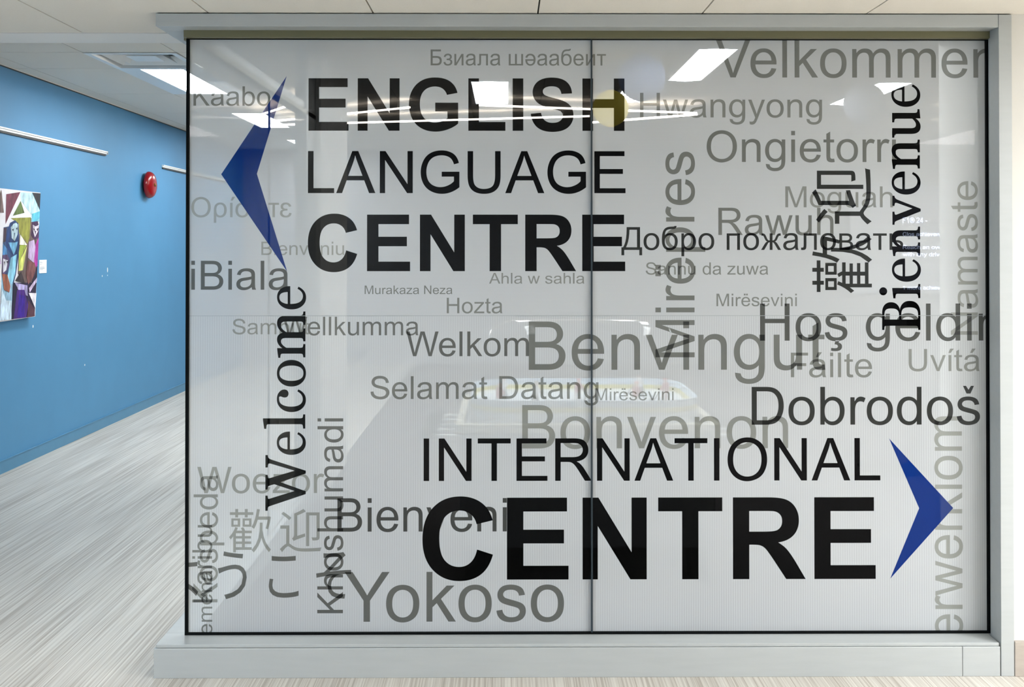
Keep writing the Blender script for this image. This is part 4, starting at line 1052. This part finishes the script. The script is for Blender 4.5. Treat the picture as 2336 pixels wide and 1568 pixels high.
def player(x, y, ang, red, label):
    p = thing('hockey_figure', (TX + x, TY + y, 0.7905), label, 'figurine', 'player figures on the table hockey ice')
    p.rotation_euler.z = ang
    f = MB()
    f.tube((-0.010, 0, 0.0), (-0.008, 0, 0.042), 0.007, 0.009, 8); f.tube((0.016, 0, 0.0), (0.008, 0, 0.042), 0.007, 0.009, 8)
    f.ball((-0.006, 0, 0.004), 0.011, 1.5, 0.7, 0.4, 8, 6); f.ball((0.02, 0, 0.004), 0.011, 1.5, 0.7, 0.4, 8, 6)
    f.build('trousers', M_WJ if red else M_DARK, p)
    f = MB(); f.tube((0, 0, 0.038), (0.006, 0, 0.08), 0.013, 0.018, 10); f.ball((0.006, 0, 0.08), 0.018, 1, 1, 0.5, 10, 6)
    f.tube((0.008, 0.016, 0.078), (0.034, 0.012, 0.052), 0.007, 0.005, 8); f.tube((0.008, -0.016, 0.078), (0.030, -0.004, 0.060), 0.007, 0.005, 8)
    f.build('jersey', M_RJ if red else M_WJ, p)
    f = MB(); f.ball((0.010, 0, 0.098), 0.011, u=10, v=8); f.build('head', M_SK, p)
    f = MB(); f.ball((0.009, 0, 0.103), 0.012, 1, 1, 0.7, 10, 6); f.build('helmet', M_RJ if red else M_DARK, p)
    f = MB(); f.tube((0.022, -0.002, 0.072), (0.062, 0.016, 0.004), 0.003, n=6); f.tube((0.060, 0.015, 0.004), (0.086, 0.02, 0.004), 0.004, n=6)
    f.build('stick', M_DARK, p)
for x, y, a, r, lb in ((-0.42, -0.22, 0.6, True, 'red figure at the left end of the ice, nearest the glass'), (-0.40, 0.05, 1.0, False, 'white figure guarding the left goal'),
                    (-0.24, -0.12, 0.2, False, 'white figure under the D of Datang'), (-0.02, -0.02, -0.6, True, 'red figure in mid stride at centre ice'),
                    (0.04, -0.26, 2.4, False, 'white figure beside the upright glass joint'), (0.26, -0.15, 0.1, True, 'red figure under the small word right of Datang'),
                    (0.33, 0.18, 2.8, False, 'white figure at the far right boards'), (0.44, -0.02, 3.0, True, 'red figure guarding the right goal')):
    player(x, y, a, r, lb)

# ---------------------------------------------------------------- behind the glass: wall sign and game screen
def flat_text(text, x0, x1, z, cap, style='sans', n=3):
    wd = (text, style, 1, 'h', 0, len(text) - 1, x0, x1, z, cap, '')
    loops = [c for _, cs in lay(wd, n) for c in cs]
    V_, E_ = [], []
    for c in loops:
        k = len(V_); V_ += [Vector(p) for p in c]; E_ += [(k + i, k + (i + 1) % len(c)) for i in range(len(c))]
    v, e, fc, _, _, _ = geometry.delaunay_2d_cdt(V_, E_, [], 0, 1e-6)
    P = np.array([tuple(q) for q in v]); T = np.array([tuple(q) for q in fc])
    cen = P[T].mean(axis=1)
    ok = np.zeros(len(T), bool)
    for _, cs in lay(wd, n):
        if cs: ok |= winding(cen, cs)
    return P, T[ok]
def text_mesh(name, text, x0, x1, z, cap, y, material, parent, depth=0.002):
    P, T = flat_text(text, x0, x1, z, cap)
    me = bpy.data.meshes.new(name)
    me.from_pydata([(p[0], y, p[1]) for p in P], [], [tuple(int(q) for q in t_) for t_ in T])
    bm = bmesh.new(); bm.from_mesh(me)
    r = bmesh.ops.extrude_face_region(bm, geom=bm.faces[:])
    bmesh.ops.translate(bm, verts=[q for q in r['geom'] if isinstance(q, bmesh.types.BMVert)], vec=(0, -depth, 0))
    bmesh.ops.recalc_face_normals(bm, faces=bm.faces)
    bm.to_mesh(me); bm.free()
    return link(name, me, material, parent)
t = thing('wall_sign', (2.0, BACK, 2.08), "thin wall lettering yay! YOU'RE HERE! seen very faintly above the dark Cyrillic greeting", 'sign')
M_SIGN = mat('dark_wall_lettering', '1C1C22', 0.6)
for tx, xa, xb, cp in (('yay!', -0.62, -0.20, 0.135), ("YOU'RE HERE!", -0.12, 0.62, 0.15)):
    text_mesh('lettering', tx, xa, xb, 0.01, cp, -0.0005, M_SIGN, t, 0.006)

t = thing('television', (2.86, 3.25, 0.0), 'television with a game menu seen through the glass right of Bienvenue', 'television')
f = MB(); f.box(-0.50, 0.50, 0.0, 0.05, 1.22, 2.02, 0.006); f.build('housing', M_DARK, t)
f = MB(); f.box(-0.48, 0.48, -0.004, 0.001, 1.25, 2.0); f.build('screen', mat('lit_grey_screen', '8C8E98', 0.4, emit=0.25), t)
f = MB(); f.box(-0.05, 0.05, 0.05, 0.10, 0.03, 1.9, 0.004); f.box(-0.35, 0.35, -0.10, 0.25, 0.0, 0.03, 0.01); f.build('stand', M_DARK, t)
M_TXT = mat('lit_screen_text', (0.62, 0.72, 1.0), 0.5, emit=3.2)
for tx, xa, xb, z, cp in (('F1\u00ae 24 -', -0.115, 0.055, 1.735, 0.038), ('Clos achievement', -0.115, 0.21, 1.645, 0.026), ('Reach an overall', -0.115, 0.21, 1.555, 0.026),
                          ('with any driver', -0.115, 0.18, 1.505, 0.026), ('1 more achievement', -0.115, 0.26, 1.185 + 0.09, 0.026)):
    text_mesh('screen_text', tx, xa, xb, z, cp, -0.005, M_TXT, t, 0.001)
